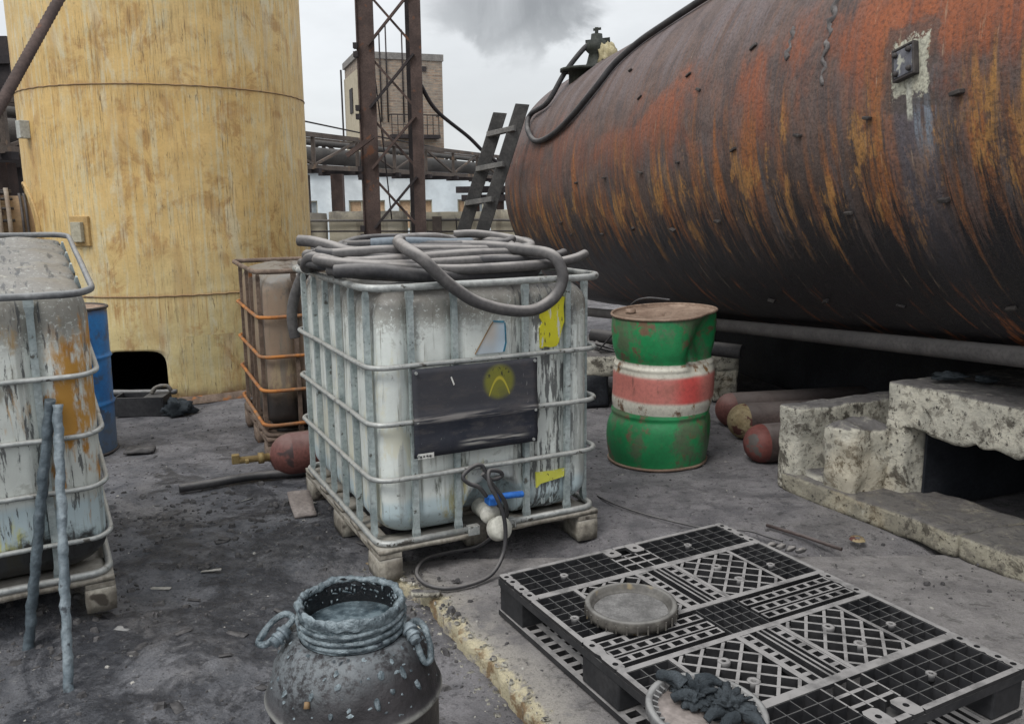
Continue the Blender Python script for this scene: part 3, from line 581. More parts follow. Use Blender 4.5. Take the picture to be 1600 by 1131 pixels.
# ---------------------------------------------------------------- big rusty tank
AX = Vector((-.2728, .9602, -.0601)); E1 = Vector((.9619, .2733, 0)); F1 = Vector((-.0164, .0578, .9982)); A0_ = Vector((3.4493, 1.0182, 2.0775)); RT = 1.2
def tp(s, ang, r=RT): a = R(ang); return A0_+s*AX+r*(math.cos(a)*E1+math.sin(a)*F1)
def rusty_tank():
    t = thing('storage_tank', 'huge rust streaked horizontal steel tank lying on concrete blocks at right', 'tank')
    mb = MB(); uv = []; S_ = steps(-1.0, 8.6, .12); A = steps(0, 360, 3)
    rings = [(s, RT) for s in S_]
    for k in range(1, 9): a = R(90*k/8); rings.append((8.6+.30*math.sin(a), max(RT*math.cos(a), .002)))
    for s, r in rings:
        for a in A:
            d = 0
            if r == RT:
                d = .010*noise.noise(Vector((s*.8, math.cos(R(a))*1.5, math.sin(R(a))*1.5)))
                for w in (3.40, 8.2): d += .006*math.exp(-((s-w)/.06)**2)
            mb.v.append(tp(s, a+90, r+d)); uv.append((s, (a if a <= 360 else a-360)/90))
    n = len(A); mb.f = [(i*n+j, i*n+j+1, (i+1)*n+j+1, (i+1)*n+j) for i in range(len(rings)-1) for j in range(n-1)]; mb.smooth = [True]*len(mb.f)
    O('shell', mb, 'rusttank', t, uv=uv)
    lugs = [(4.74, 161.9), (4.56, 167.6), (5.42, 162.5), (3.57, 185.8), (3.09, 185.5), (2.61, 184.7), (4.14, 185.7), (4.78, 185.8), (5.31, 186.2), (5.94, 185.3), (6.52, 184.8), (2.75, 202.7), (3.32, 203.8), (4.47, 203.4), (5.06, 205.0), (5.66, 203.7), (6.26, 204.9), (6.94, 204.3), (3.34, 228.8), (2.7, 227.0), (3.91, 229.3), (4.47, 231.4), (5.82, 149.3), (4.04, 161.8), (7.07, 198.9)]
    for i, (s, a) in enumerate(lugs):
        rr = random.Random(i); b = MB(); c = tp(s, a, RT+.006); nr = (tp(s, a, 2)-tp(s, a, 1)).normalized(); tg = nr.cross(AX).normalized(); q = Matrix((AX, tg, nr)).transposed() @ Matrix.Rotation(R(rr.uniform(-25, 25)), 3, 'Z')
        b.box(c, (rr.uniform(.035, .055), rr.uniform(.010, .018), rr.uniform(.02, .03)), mat=q); O('lug', b, 'bolt', t, bevel=.003)
    # inspection hatch
    c = tp(2.87, 177.2, RT); nr = (tp(2.87, 177.2, 2)-tp(2.87, 177.2, 1)).normalized(); tg = nr.cross(AX).normalized(); q = Matrix((AX, tg, nr)).transposed() @ Matrix.Rotation(R(8), 3, 'Z')
    F = MB()
    for dx, dy, a, b in ((-.054, 0, .010, .125), (.054, 0, .010, .125), (0, -.0575, .098, .010), (0, .0575, .098, .010)): F.box(c+q @ Vector((dx, dy, .008)), (a, b, .026), mat=q)
    h = O('hatch_frame', F, 'bolt', t, bevel=.003)
    L_ = MB(); L_.box(c+q @ Vector((0, 0, .012)), (.102, .102, .014), mat=q); ld = O('hatch_lid', L_, MT['hatchlid'], h, bevel=.003)
    for dx in (-.036, .036):
        for dy in (-.036, .036): B = MB(); B.lathe([(.0001, .012), (.009, .012), (.011, .008), (.011, 0)], 10, c=c+q @ Vector((dx, dy, .02)), mat=q); O('bolt', B, 'bolt', h)
    # crusted tar run down the shell at the seam
    cr_ = MB(); P = [tp(3.40+.012*math.sin(k*1.3), 152+k*.75, RT-.004) for k in range(34)]; cr_.tube(P, .02, 8, rfun=lambda u: .008+.014*abs(math.sin(u*9+1))*(1-u)+.004*abs(math.sin(u*31)), wob=1.2); O('tar_run', cr_, 'tarcrust', t)
    cr_ = MB(); P = [tp(3.70+.012*math.sin(k*1.9), 161+k*.8, RT-.003) for k in range(10)]; cr_.tube(P, .01, 8, rfun=lambda u: .006+.010*abs(math.sin(u*4+1)), wob=.6); O('tar_run', cr_, 'tarcrust', t)
    # manhole neck
    bs = tp(7.65, 127, RT-.1); zt = tp(7.65, 127).z
    m = MB(); m.lathe([(.17, bs.z-.1), (.17, zt+.02), (.25, zt+.02), (.25, zt+.045), (.0005, zt+.045)], 32, c=(bs.x, bs.y, 0)); nk = O('manhole_neck', m, 'mosswood', t)
    v_ = MB(); v_.lathe([(.0005, .30), (.05, .30), (.055, .25), (.09, .24), (.10, .16), (.07, .13), (.09, .05), (.12, 0)], 16, c=(bs.x+.08, bs.y-.02, zt+.04)); v_.bar((bs.x-.02, bs.y, zt+.27), (bs.x+.20, bs.y-.02, zt+.29), .03, .04); v_.bar((bs.x+.08, bs.y, zt+.3), (bs.x+.08, bs.y, zt+.40), .03, .03); v_.bar((bs.x+.05, bs.y, zt+.38), (bs.x+.12, bs.y, zt+.39), .02, .02)
    O('valve_head', v_, 'mosswood', nk)
    return bs, zt
MT['hatchlid'] = simple('blue grey hatch lid', (.12, .125, .15), (.19, .19, .21), 20, .5, .1, bump=.3, bd=.002, spots=((.42, .42, .36), 16, .60))
MT['tarcrust'] = simple('lumpy tar crust', (.10, .09, .09), (.19, .175, .17), 16, .6, 0, bump=.8, bd=.01)
MH, MZ = rusty_tank()

# ---------------------------------------------------------------- yellow tank
YC = (-2.77, 7.29); YR = 1.08
def ring_plate(mb, A0, A1, Z0, Z1, hx, hz, hrx, hrz, n=40):
    "annulus between a rectangle and a rounded rectangular hole, in (angle, z) space"
    def se(t): c, s_ = math.cos(t), math.sin(t); k = 5.; d = (abs(c)**k+abs(s_)**k)**(-1/k); return c*d, s_*d
    inner, outer = [], []
    for i in range(n):
        t = 2*PI*i/n; c, s_ = se(t); inner.append((hx+hrx*c, hz+hrz*s_))
        m = max(abs(math.cos(t)), abs(math.sin(t))); qx, qz = math.cos(t)/m, math.sin(t)/m
        outer.append(((A0+A1)/2+(A1-A0)/2*qx, (Z0+Z1)/2+(Z1-Z0)/2*qz))
    return inner, outer
def yellow_tank():
    t = thing('upright_tank', 'tall rust stained yellow cylindrical steel tank standing behind the containers', 'tank', (YC[0], YC[1], 0))
    mb = MB(); uv = []
    def P(a, z, r=YR): return (r*math.cos(R(a)), r*math.sin(R(a)), z)
    def V_(a, z, r=YR): mb.v.append(P(a, z, r)); uv.append((a/180*PI*YR, z)); return len(mb.v)-1
    A0, A1, Z0, Z1 = 255, 291, 0, .5
    def patch(as_, zs):
        g = [[V_(a, z) for a in as_] for z in zs]
        for j in range(len(zs)-1):
            for i in range(len(as_)-1): mb.f.append((g[j][i], g[j][i+1], g[j+1][i+1], g[j+1][i])); mb.smooth.append(True)
    zt = steps(.5, 4.6, .1)
    patch(steps(0, 360, 3), zt); patch(steps(-69, 255, 3), steps(0, .5, .1))
    # front patch with opening
    n = 48; inner, outer = ring_plate(mb, A0, A1, Z0, Z1, 271.2, .20, 12.0, .205, n)
    K = 6; rows = []
    for k in range(K+1):
        w = k/K; rows.append([V_(o[0]+(i_[0]-o[0])*w, max(.001, o[1]+(i_[1]-o[1])*w)) for i_, o in zip(inner, outer)])
    rows.append([V_(i_[0], max(.001, i_[1]), YR-.05) for i_ in inner])
    for k in range(K+1):
        for i in range(n): j = (i+1) % n; mb.f.append((rows[k][i], rows[k][j], rows[k+1][j], rows[k+1][i])); mb.smooth.append(True)
    O('shell', mb, 'yellowtank', t, uv=uv)
    m = MB(); m.lathe([(.001, 4.6), (YR, 4.6)], 60); O('roof_plate', m, 'greycast', t)
    m = MB(); m.lathe([(.001, .03), (YR-.05, .03)], 60); m.lathe([(.001, .9), (YR-.05, .9)], 60); m.add([((YR-.05)*math.cos(R(a)), (YR-.05)*math.sin(R(a)), z) for a in range(293, 614, 5) for z in (.03, .9)], [(2*i, 2*i+2, 2*i+3, 2*i+1) for i in range(64)], True); O('inner_wall', m, 'soot_shade', t)
    for z in (.80, 2.27):
        w = MB(); w.tube([P(a, z+.002*math.sin(a), YR+.002) for a in range(0, 360, 3)], .006 if z < 1 else .0045, 6, closed=True); O('weld_seam', w, MT['nozz'], t)
    w = MB(); w.lathe([(YR+.001, .052), (YR+.03, .048), (YR+.045, 0.)], 90, fn=lambda p, a: p*(1+.015*noise.noise(p*6))); 
    keep = [f for f in w.f if not all(256 < math.degrees(math.atan2(w.v[i][1], w.v[i][0])) % 360 < 286 for i in f)]; w.f = keep; w.smooth = [True]*len(keep)
    O('foundation_lip', w, 'rustcage', t)
    # electric box
    def plate(a, z, w_, h_, d0, d1, name, mat, par):
        c = Vector(P(a, z, YR+(d0+d1)/2)); nr = Vector((math.cos(R(a)), math.sin(R(a)), 0)); tg = Vector((-nr.y, nr.x, 0)); q = Matrix((tg, Vector((0, 0, 1)), nr)).transposed()
        b = MB(); b.box(c, (w_, h_, d1-d0), mat=q); return O(name, b, mat, par, bevel=.004)
    bx = plate(254.5, 1.27, .155, .21, -.01, .02, 'mounting_frame', MT['framey'], t); plate(254.5, 1.265, .085, .14, .02, .055, 'switch_box', MT['boxy'], bx)
    plate(229, 1.99, .07, .125, .0, .07, 'junction_box', 'greycast', t)
    # side nozzle with flanges
    ax = Vector((-.86, -.51, 0)).normalized(); up_ = Vector((0, 0, 1)); sd_ = up_.cross(ax); q = Matrix((sd_, up_, ax)).transposed() @ Matrix.Rotation(PI/2*0, 3, 'Z'); c0 = Vector((0, 0, 1.25))
    def lat(prof, name, mat, par, n=48): m_ = MB(); m_.lathe(prof, n, c=c0, mat=q); return O(name, m_, mat, par)
    nz = lat([(.275, .9), (.275, 1.27)], 'side_nozzle', MT['nozz'], t)
    lat([(.47, 1.02), (.49, 1.05), (.46, 1.07)], 'reinforcing_pad', 'yellowtank', nz) if False else None
    m_ = MB(); pts = []
    for k in range(60):
        a = 2*PI*k/60; y_ = .37*math.cos(a); z_ = .37*math.sin(a); p = c0+sd_*y_+up_*z_; pts.append(p+ax*(math.sqrt(max(.01, YR*YR-y_*y_))+.004))
    m_.tube(pts, .012, 6, closed=True); O('pad_weld', m_, MT['framey'], nz)
    for s in (1.08, 1.11): lat([(.277, s), (.295, s), (.295, s+.018), (.277, s+.018)], 'band', 'bolt', nz)
    for s in (1.19, 1.25):
        f = lat([(.27, s), (.335, s), (.335, s+.03), (.27, s+.03)], 'flange', MT['flg'], nz)
    for k in range(20):
        a = 2*PI*k/20; B = MB(); p = c0+sd_*.31*math.cos(a)+up_*.31*math.sin(a); B.tube([p+ax*1.17, p+ax*1.31], .011, 6); O('flange_bolt', B, 'bolt', nz)
    lat([(.0005, 1.33), (.27, 1.33), (.30, 1.31), (.30, 1.282)], 'end_cover', 'paleblue', nz)
MT['framey'] = simple('yellow painted frame', (.52, .36, .16), (.42, .27, .11), 9, .7, bump=.3, bd=.002)
MT['boxy'] = simple('dirty pale box', (.46, .43, .33), (.36, .33, .24), 14, .7, bump=.4, bd=.003)
MT['nozz'] = simple('stained nozzle', (.34, .23, .12), (.24, .15, .08), 4, .7, bump=.3, bd=.003, spots=((.12, .08, .06), 6, .6))
MT['flg'] = simple('rusty flange', (.30, .26, .21), (.20, .15, .11), 9, .7, .1, bump=.3, bd=.003)
yellow_tank()

# ================================================================ BACKGROUND
def background():
    # streaked yard wall of panels
    t = thing('yard_wall', 'streaked low concrete yard wall with pipes along it behind the tanks', 'wall', (-3.9, 13.0, 0))
    for i in range(6):
        m = MB(); m.rough((1.17, .14, 1.29+.02*(i % 2)), .12, .006, .02, 4, i, Matrix.Translation((i*1.2, 0, 0))); O('wall_panel', m, 'yardwall', t)
    for x in (.78, 2.75, 5.2): m = MB(); m.b2(x, x+.13, -.10, -.005, 0, 1.22); O('post', m, 'rack', t)
    m = MB(); m.tube(cr([(0, -.06, 1.18), (2, -.06, 1.17), (4, -.06, 1.15), (5, -.06, 1.0), (7, -.05, .88)]), .018, 8); O('service_pipe', m, 'rackpipe', t)
    m = MB(); m.tube(cr([(0, -.09, .98), (1, -.09, 1.02), (3, -.09, 1.0), (4.4, -.09, .98), (7, -.05, .80)]), .012, 8); O('cable', m, 'mastdark', t)
    m = MB(); m.tube(cr([(3.1, -.12, 1.2), (3.15, -.12, .8), (3.4, -.12, .55), (3.6, -.12, .5)]), .01, 6); O('cable', m, 'mastdark', t)
    # white building
    t = thing('workshop_building', 'long white washed workshop with boarded windows beyond the yard wall', 'building', (-13, 45, -3))
    prof = [(0, 6.15, 8), (8, 13.5, 7.5)]; 
    wins = [(1.95, 3.15), (4.75, 6.6), (7.3, 9.0), (10.3, 10.95), (11.0, 12.1)]
    xs_ = [(-3, 1.95)]+[(a[1], b[0]) for a, b in zip(wins, wins[1:])]+[(12.1, 18)]
    m = MB()
    for a, b in xs_: m.b2(a, b, 0, .4, 3.0, 4.45)
    m.b2(-3, 18, 0, .4, 0, 3.0); m.b2(-3, 18, 0, .4, 4.45, 5.85); m.b2(-3, 18, .4, 9, 0, 5.7); O('wall', m, 'whitewall', t)
    m = MB(); m.b2(-3.2, 18.2, -.25, 9.2, 5.85, 6.0); O('roof', m, 'roofedge', t)
    for i, (a, b) in enumerate(wins):
        m = MB(); m.b2(a, b, .1, .16, 4.38, 4.45); m.b2(a, b, .1, .16, 3.0, 3.06)
        k = a
        while k < b+.01: m.b2(min(k, b-.06), min(k, b-.06)+.06, .1, .16, 3.06, 4.38); k += (b-a)/(2 if b-a < 1.5 else 3)
        f = O('window_frame', m, 'boxy', t)
        if i in (0, 4): m = MB(); m.b2(a, b, .2, .24, 3.8, 4.4); O('pane', m, 'glass', f); m = MB(); m.b2(a, b, .2, .24, 3.0, 3.8); O('board', m, 'ply', f)
        else: m = MB(); m.b2(a, b, .2, .24, 3.0, 4.45); O('board', m, 'ply', f)
    # brick tower
    t = thing('brick_tower', 'square brick tower with a rusty balcony rising behind the lattice mast', 'tower', (-7.57, 58.6, -3), R(19))
    m = MB(); m.b2(-2.65, 2.65, -2.65, 2.65, 0, 12.95); O('wall', m, 'brick', t)
    m = MB(); m.b2(-2.73, -2.655, -2.63, 2.6, 0, 12.3); O('side_render', m, 'render', t)
    m = MB(); m.b2(-2.78, 2.72, -2.72, 2.72, 12.955, 13.35); O('roof_slab', m, 'roofedge', t)
    m = MB(); m.b2(-2.79, -2.735, -.9, .2, 9.9, 11.4); O('window', m, 'mastdark', t)
    m = MB(); m.b2(1.35, 1.6, -2.72, -2.655, 12.3, 12.6); O('vent', m, 'mastdark', t)
    m = MB(); m.b2(-.9, 2.2, -3.6, -2.66, 8.2, 8.42)
    bal = O('balcony', m, 'mastdark', t); m = MB()
    for k in range(9): m.bar((-.85+k*.37, -3.55, 8.4), (-.85+k*.37, -3.55, 9.6), .045, .045)
    m.bar((-.9, -3.55, 9.6), (2.2, -3.55, 9.6), .07, .07); m.bar((-.9, -3.55, 9.0), (2.2, -3.55, 9.0), .04, .04); m.bar((-.9, -3.55, 9.6), (-.9, -2.7, 9.6), .06, .06); m.bar((2.2, -3.55, 9.6), (2.2, -2.7, 9.6), .06, .06); O('railing', m, 'mastdark', bal)
    for x, h in ((-1.3, 14.4), (-.9, 14.9), (.1, 14.7)): m = MB(); m.tube([(x, -2.72, 9.2), (x, -2.72, h)], .045, 6); O('antenna_rod', m, 'mastdark', t)
    m = MB(); m.tube([(-2.95, 2.3, 0), (-2.95, 2.3, 12.9)], .06, 6); O('conductor_rod', m, 'mastdark', t)
    # pipe rack
    t = thing('pipe_rack', 'rusty trestle pipe rack carrying a thick pipe behind the lattice mast', 'pipe rack')
    A = Vector((-9.3, 6.4, 0)); A = Vector((-7.86, 10.4, 0)); B = Vector((-.2, 32, 0)); d = (B-A).normalized(); L = (B-A).length; sd_ = Vector((-d.y, d.x, 0))
    def zz(s, off): return off-.028*s*.0
    for side in (-.45, .45):
        for z in (2.18, 2.86):
            m = MB(); m.bar(A+sd_*side+Vector((0, 0, z)), B+sd_*side+Vector((0, 0, z)), .09, .10); O('chord_beam', m, 'rack', t)
    n = int(L/1.9)
    for i in range(n+1):
        s = i*L/n
        for side in (-.45, .45):
            p = A+d*s+sd_*side; m = MB(); m.bar(p+Vector((0, 0, 2.22)), p+Vector((0, 0, 2.82)), .08, .08); O('upright', m, 'rack', t)
            if i < n: p2 = A+d*(s+L/n)+sd_*side; m = MB(); m.bar(p+Vector((0, 0, 2.22 if i % 2 else 2.82)), p2+Vector((0, 0, 2.82 if i % 2 else 2.22)), .05, .05); O('brace', m, 'rack', t)
        m = MB(); m.bar(A+d*s-sd_*.6+Vector((0, 0, 2.10)), A+d*s+sd_*.6+Vector((0, 0, 2.10)), .12, .1); O('cross_beam', m, 'mastdark', t)
    m = MB(); m.tube([A+Vector((0, 0, 2.46)), B+Vector((0, 0, 2.46))], .19, 20); O('main_pipe', m, 'rackpipe', t)
    m = MB(); m.tube([A+sd_*.3+Vector((0, 0, 2.78)), B+sd_*.3+Vector((0, 0, 2.78))], .07, 12); O('small_pipe', m, 'rackpipe', t)
    for s in (1.5, 2.6, 10.5, 21.2):
        for side in (-.45, .45): p = A+d*s+sd_*side; m = MB(); m.bar(p+Vector((0, 0, -3)), p+Vector((0, 0, 2.05)), .26, .26); O('column', m, 'mast', t)
    for s in (21.0,): 
        for k, z in enumerate((1.78, 1.5)): p = A+d*s; m = MB(); m.bar(p-sd_*(1.0-.2*k)+Vector((0, 0, z)), p+sd_*(1.0-.2*k)+Vector((0, 0, z)), .5, .22); O('cap_beam', m, 'mastdark', t)
    for s in (9.6, 14.5): p = A+d*s+sd_*.45; m = MB(); m.bar(p+Vector((0, 0, 2.86)), p+Vector((0, 0, 3.3)), .06, .06); O('stub_post', m, 'rack', t)
    m = MB(); m.tube(cr([A+d*9.6+Vector((0, 0, 3.2)), A+d*14+Vector((0, 0, 3.05)), A+d*20+Vector((0, 0, 2.9))]), .02, 6); O('guard_cable', m, 'mastdark', t)
    # left plant structure
    t = thing('conveyor_frame', 'dark steel conveyor frame seen left of the yellow tank', 'steel frame', (-9.2, 13.5, -3))
    for x in (0, .75, 1.6): m = MB(); m.b2(x, x+.17, 0, .17, 0, 6.9); O('column', m, 'mastdark', t)
    for z in (5.0, 5.35, 5.9, 6.5): m = MB(); m.b2(-.6, 2.2, -.08, -.003, z, z+.12); O('beam', m, 'mastdark', t)
    for a, b in (((-.4, 5), (1.6, 6.2)), ((0, 6.6), (1.6, 5.4)), ((-.3, 6.0), (.8, 6.9)), ((.7, 5.1), (1.9, 6.0))): m = MB(); m.bar((a[0], -.14, a[1]), (b[0], -.14, b[1]), .06, .09); O('brace', m, 'mast', t)
    m = MB(); m.tube([(-1, -.3, 5.2), (2.6, -.3, 5.2)], .06, 8); O('pipe', m, 'rack', t)
    m = MB(); m.b2(.3, 1.5, .3, 1.2, 6.2, 6.75); O('motor_housing', m, 'mastdark', t)
background()

def mast():
    t = thing('lattice_mast', 'brown steel lattice mast crossing in front of the brick tower', 'mast', (-1.555, 12, 0), R(0))
    w = .66; H = 7.5
    def leg(x, y, sx, mat, name='leg'):
        m = MB(); m.b2(x-.10*0, x+.19*sx, y, y+.02, 0, H); m.b2(x, x+.02*sx, y-.07, y-.001, 0, H) if mat == 'mast' else m.b2(x, x+.02*sx, y+.022, y+.12, 0, H); return O(name, m, mat, t)
    m = MB(); m.b2(-.43, -.22, 0, .03, 0, H); m.b2(-.45, -.432, -.03, .12, 0, H); O('leg', m, 'mast', t)
    m = MB(); m.b2(.25, .40, -.02, .03, 0, H); O('leg', m, 'mast', t)
    m = MB(); m.b2(.16, .30, .30, .34, 0, H); O('leg', m, 'mastdark', t)
    m = MB(); m.b2(-.42, -.30, .34, .37, 0, H); O('leg', m, 'mastdark', t)
    P_ = .79; z = .30
    k = 0
    while z < H-.8:
        for s_, y in ((1, -.04), (-1, .05)):
            m = MB(); m.bar((-.30*s_, y, z), (.30*s_, y, z+P_*.86), .03, .055, upv=(0, 1, 0)); O('brace', m, 'mast' if s_ < 0 else ('mastdark' if k % 2 else 'mast'), t)
        for zz in (z, z+P_*.86): m = MB(); m.box((-.46, -.02, zz), (.06, .10, .07)); O('gusset', m, 'mastdark', t)
        m = MB(); m.bar((.38, .0, z), (.28, .31, z+P_*.8), .03, .045); O('side_brace', m, 'mastdark', t)
        z += P_; k += 1
    m = MB(); m.bar((-.62, -.12, 2.05), (-.25, -.16, 2.30), .05, .06); O('bracket', m, 'mast', t)
    m = MB(); m.tube(cr([(-.33, .1, 4.1), (-.25, .1, 3.2), (-.16, .1, 2.2), (-.08, .1, 1.2)]), .010, 6); O('hanging_wire', m, 'mastdark', t)
    # slack cable to the rack
    m = MB(); m.tube(cr([(-1.17, 12, 2.95), (-1.0, 12.3, 2.66), (-.6, 12.9, 2.35), (-.35, 13.3, 2.12), (0, 14, 1.9)]), .028, 8)
    tag(O('power_cable', m, 'mastdark'), 'thick black cable slung from the lattice mast down to the right', 'cable')
mast()

# diagonal hose top left
m = MB(); m.tube(cr([(-1.86, 6.0, 4.30), (-1.90, 5.0, 3.32), (-1.954, 4.0, 2.336), (-1.979, 3.5, 1.843), (-2.0, 3.05, 1.40), (-1.98, 2.95, 1.18)], 60), .021, 10, rfun=None)
vv = m.v; n = 10
for i in range(len(vv)//n):     # corrugation
    c = sum((Vector(vv[i*n+k]) for k in range(n)), Vector())/n; f = 1.12 if (i//1) % 2 else .92
    for k in range(n): vv[i*n+k] = tuple(c+(Vector(vv[i*n+k])-c)*f)
tag(O('corrugated_hose', m, 'mast'), 'dark corrugated hose coming down steeply in front of the yellow tank', 'hose')

# ================================================================ IBC CONTAINERS
def bottle_mesh(Wd, D, z0, z1, ins, posts, side_posts, recess=True, topw=4):
    step = .016; per = rrect(ins, Wd-ins, ins, D-ins, .095, 7, step); n = len(per); cx, cy = Wd/2, D/2
    zs = [0, .012, .035, .07]+[.07+(z1-z0-.07-.09)*k/44 for k in range(1, 45)]; H = z1-z0; zs += [H-.07, H-.045, H-.022, H-.008, H]
    mb = MB(); rows = []
    def ins_at(z):
        a = max(0, 1-z/.10); b = max(0, (z-(H-.10))/.10); return .075*a*a+(.055 if ins > .01 else .022)*b*b*b
    for z in zs:
        k = ins_at(z); row = []
        for (x, y) in per:
            dx, dy = (x-cx), (y-cy); X, Y = cx+dx*(1-k/(Wd/2)), cy+dy*(1-k/(D/2)); o = Vector((0, 0))
            front = y < ins+.02; back = y > D-ins-.02; left = x < ins+.02; right = x > Wd-ins-.02
            soft = sst(0, .12, z)*(1-sst(H-.16, H-.02, z)*.2)
            if left or right:
                g = min([abs(y-p) for p in side_posts]+[1]); b = -.024*(1-sst(.008, .060, g))*soft; o.x = (-1 if left else 1)*b
            if front or back:
                g = min([abs(x-p) for p in posts]+[1]); b = -.020*(1-sst(.008, .045, g))*soft; o.y = (-1 if front else 1)*b
                if front and recess:
                    q = math.hypot((x-Wd*.51)/.135, max(0, (z-.05))/.145) if z > .05 else abs(x-Wd*.51)/.135
                    o.y += .15*(1-sst(.80, 1.02, q))
            nn = noise.noise(Vector((X*3, Y*3, z*3)))*.006
            row.append((X+o.x+nn, Y+o.y+nn, z0+z))
        rows.append(row)
    for k in range(1, 17):       # top cap
        w = 1-k/16; row = []
        for (x, y, _z) in rows[len(zs)-1]:
            X, Y = cx+(x-cx)*w, cy+(y-cy)*w; e = min(1, k/3)
            z = z1+.008*e+(.030*abs(math.sin(Y/D*PI*topw))**.7-.01)*e*min(1, (1-abs(X-cx)/(Wd/2))*6)
            row.append((X, Y, z+.003*noise.noise(Vector((X*20, Y*20, 0)))))
        rows.append(row)
    for r in rows: mb.v += r
    mb.f = [(j*n+i, j*n+(i+1) % n, (j+1)*n+(i+1) % n, (j+1)*n+i) for j in range(len(rows)-1) for i in range(n)]; mb.smooth = [True]*len(mb.f)
    mb.f.append(tuple(range(n))[::-1]); mb.smooth.append(False)
    return mb

def ibc(label, loc, rot, Wd, D, rings, posts, side_posts, mats, group, top=1.15, ins=.020, recess=True, topw=4, ringmats=None):
    t = thing('container_tank', label, 'container', loc, rot=rot, group=group)
    bm_, ring_m, post_m, wood = mats
    O('container', bottle_mesh(Wd, D, .158, top-(.025 if ins > .01 else .012), ins, posts, side_posts, recess, topw), bm_, t)
    # pallet
    bh = .022
    for i, (y0, y1) in enumerate([(0, .145), (.29, .40), (.53, .67), (.80, .91), (D-.145, D)]):
        segs = [(0, Wd)] if (i or not recess) else [(0, Wd*.5-.085), (Wd*.5+.055, Wd)]
        for a, b in segs:
            m = MB(); m.rough((b-a, y1-y0, bh), .05, .0025, .005, 9, i+a, Matrix.Translation((a, y0, .113))); O('deck_board', m, wood, t)
    for x in (0, Wd/2-.05, Wd-.10):
        if recess and x == Wd/2-.05: y0_ = .30
        else: y0_ = .002
        m = MB(); m.b2(x+.002, x+.098, y0_, D-.002, .092, .1125); O('stringer_board', m, wood, t, bevel=.003)
        for y in (0, D/2-.07, D-.14):
            if recess and x == Wd/2-.05 and y == 0: y = .18
            m = MB(); m.rough((.10, .14, .092), .03, .003, .006, 8, x+y, Matrix.Translation((x, y, 0))); O('block', m, wood, t)
    # base tube frame
    e = .012; fr = .013
    outl = rrect(e, Wd-e, e, D-e, .06, 5)
    if recess:
        i0 = min(range(len(outl)), key=lambda i: (outl[i][0]-(Wd-e))**2*0+abs(outl[i][1]-e)*10-outl[i][0])
        # open run from right of the valve all the way round to its left
        pts = [(Wd*.5+.07, e, .148)]+[(x, y, .148) for x, y in outl]+[(Wd*.5-.095, e, .148)]
        m = MB(); m.tube(pts, fr, 10); O('base_frame', m, ring_m, t)
        for x in (Wd*.5+.07, Wd*.5-.095): m = MB(); m.box((x, e-.004, .145), (.05, .03, .04)); O('clamp', m, ring_m, t, bevel=.003)
    else: m = MB(); m.tube([(x, y, .148) for x, y in outl], fr, 10, closed=True); O('base_frame', m, ring_m, t)
    # horizontal rings
    for i, z in enumerate(rings):
        m = MB(); P = [(x, y, z+.003*noise.noise(Vector((x*4, y*4, z*9)))) for x, y in rrect(-.004, Wd+.004, -.004, D+.004, .08, 6, .08)]
        m.tube(P, .0105 if ins > .01 else .009, 10, closed=True); O('cage_ring', m, (ringmats[i] if ringmats else ring_m), t)
    P = [(x, y, top+.004*noise.noise(Vector((x*3, y*3, 1)))) for x, y in rrect(-.012, Wd+.012, -.012, D+.012, .09, 6, .08)]
    m = MB(); m.tube(P, .0115 if ins > .01 else .0095, 10, closed=True)
    m.v = [(x, y, top+(z-top)*1.25) for x, y, z in m.v]; O('top_rim', m, ring_m if ins > .01 else MT['rimgrey'], t)
    # posts
    def post(x, y, nx, ny):
        m = MB(); w = .011; tx, ty = -ny, nx; zs = [.150, .175, .20]+steps(.25, top-.06, .12)+[top-.04, top-.008]; vs = []
        for z in zs:
            ex = 1.35 if (z < .19 or z > top-.05) else 1.; dp = .30 if (z < .16 or z > top-.02) else 1.
            jx = .002*noise.noise(Vector((x*9, y*9, z*5)))
            for a, b in ((-1, -1), (1, -1), (1, 1), (-1, 1)): vs.append((x+tx*a*w*ex+nx*b*w*dp+jx, y+ty*a*w*ex+ny*b*w*dp+jx, z))
        m.add(vs, [(i*4+k, i*4+(k+1) % 4, i*4+4+(k+1) % 4, i*4+4+k) for i in range(len(zs)-1) for k in range(4)]); m.f += [tuple(range(4))[::-1], tuple(range(len(vs)-4, len(vs)))]; m.smooth += [False]*2
        O('cage_post', m, post_m, t)
    for x in posts: post(x, .017, 0, -1); post(x, D-.017, 0, 1)
    for y in side_posts: post(.019, y, -1, 0); post(Wd-.019, y, 1, 0)
    return t

G_IBC = 'caged container tanks on wooden pallets'
IO = (-.5245, 3.1638); IY = .4607
SP = [.10, .30, .50, .70, .90, 1.10]
main = ibc('white caged container tank in the middle with black panel and hoses heaped on top', (IO[0], IO[1], 0), (0, 0, IY), 1.0, 1.2, [.85, .63, .41], [.165, .345, .655, .85], SP, ('bottle', 'galv', 'galvpost', 'wood'), G_IBC)
left = ibc('amber stained caged container tank at the left edge with two sticks leaning on it', (-2.282, 2.389, 0.048), (R(6.955), 0, R(29.585)), 1.0, 1.2, [.877, .67, .48, .29], [.175, .5, .825], [.30, .55, .80, 1.05], ('bottle_left', 'galv', 'galvpost', 'wood'), G_IBC, recess=False, topw=4, ins=.008)
back = ibc('brown rusty caged container tank standing behind the middle one', (-1.40, 4.78, 0), (0, 0, .42), 1.2, 1.0, [.83, .605, .41, .21], [.2, .45, .75, 1.0], [.12, .42, .58, .88], ('bottle_rust', 'rustcage', 'rustcage', 'rustcage'), G_IBC, top=1.085, recess=False, ringmats=['rustring', 'rustring', 'rustring', 'rustring'])

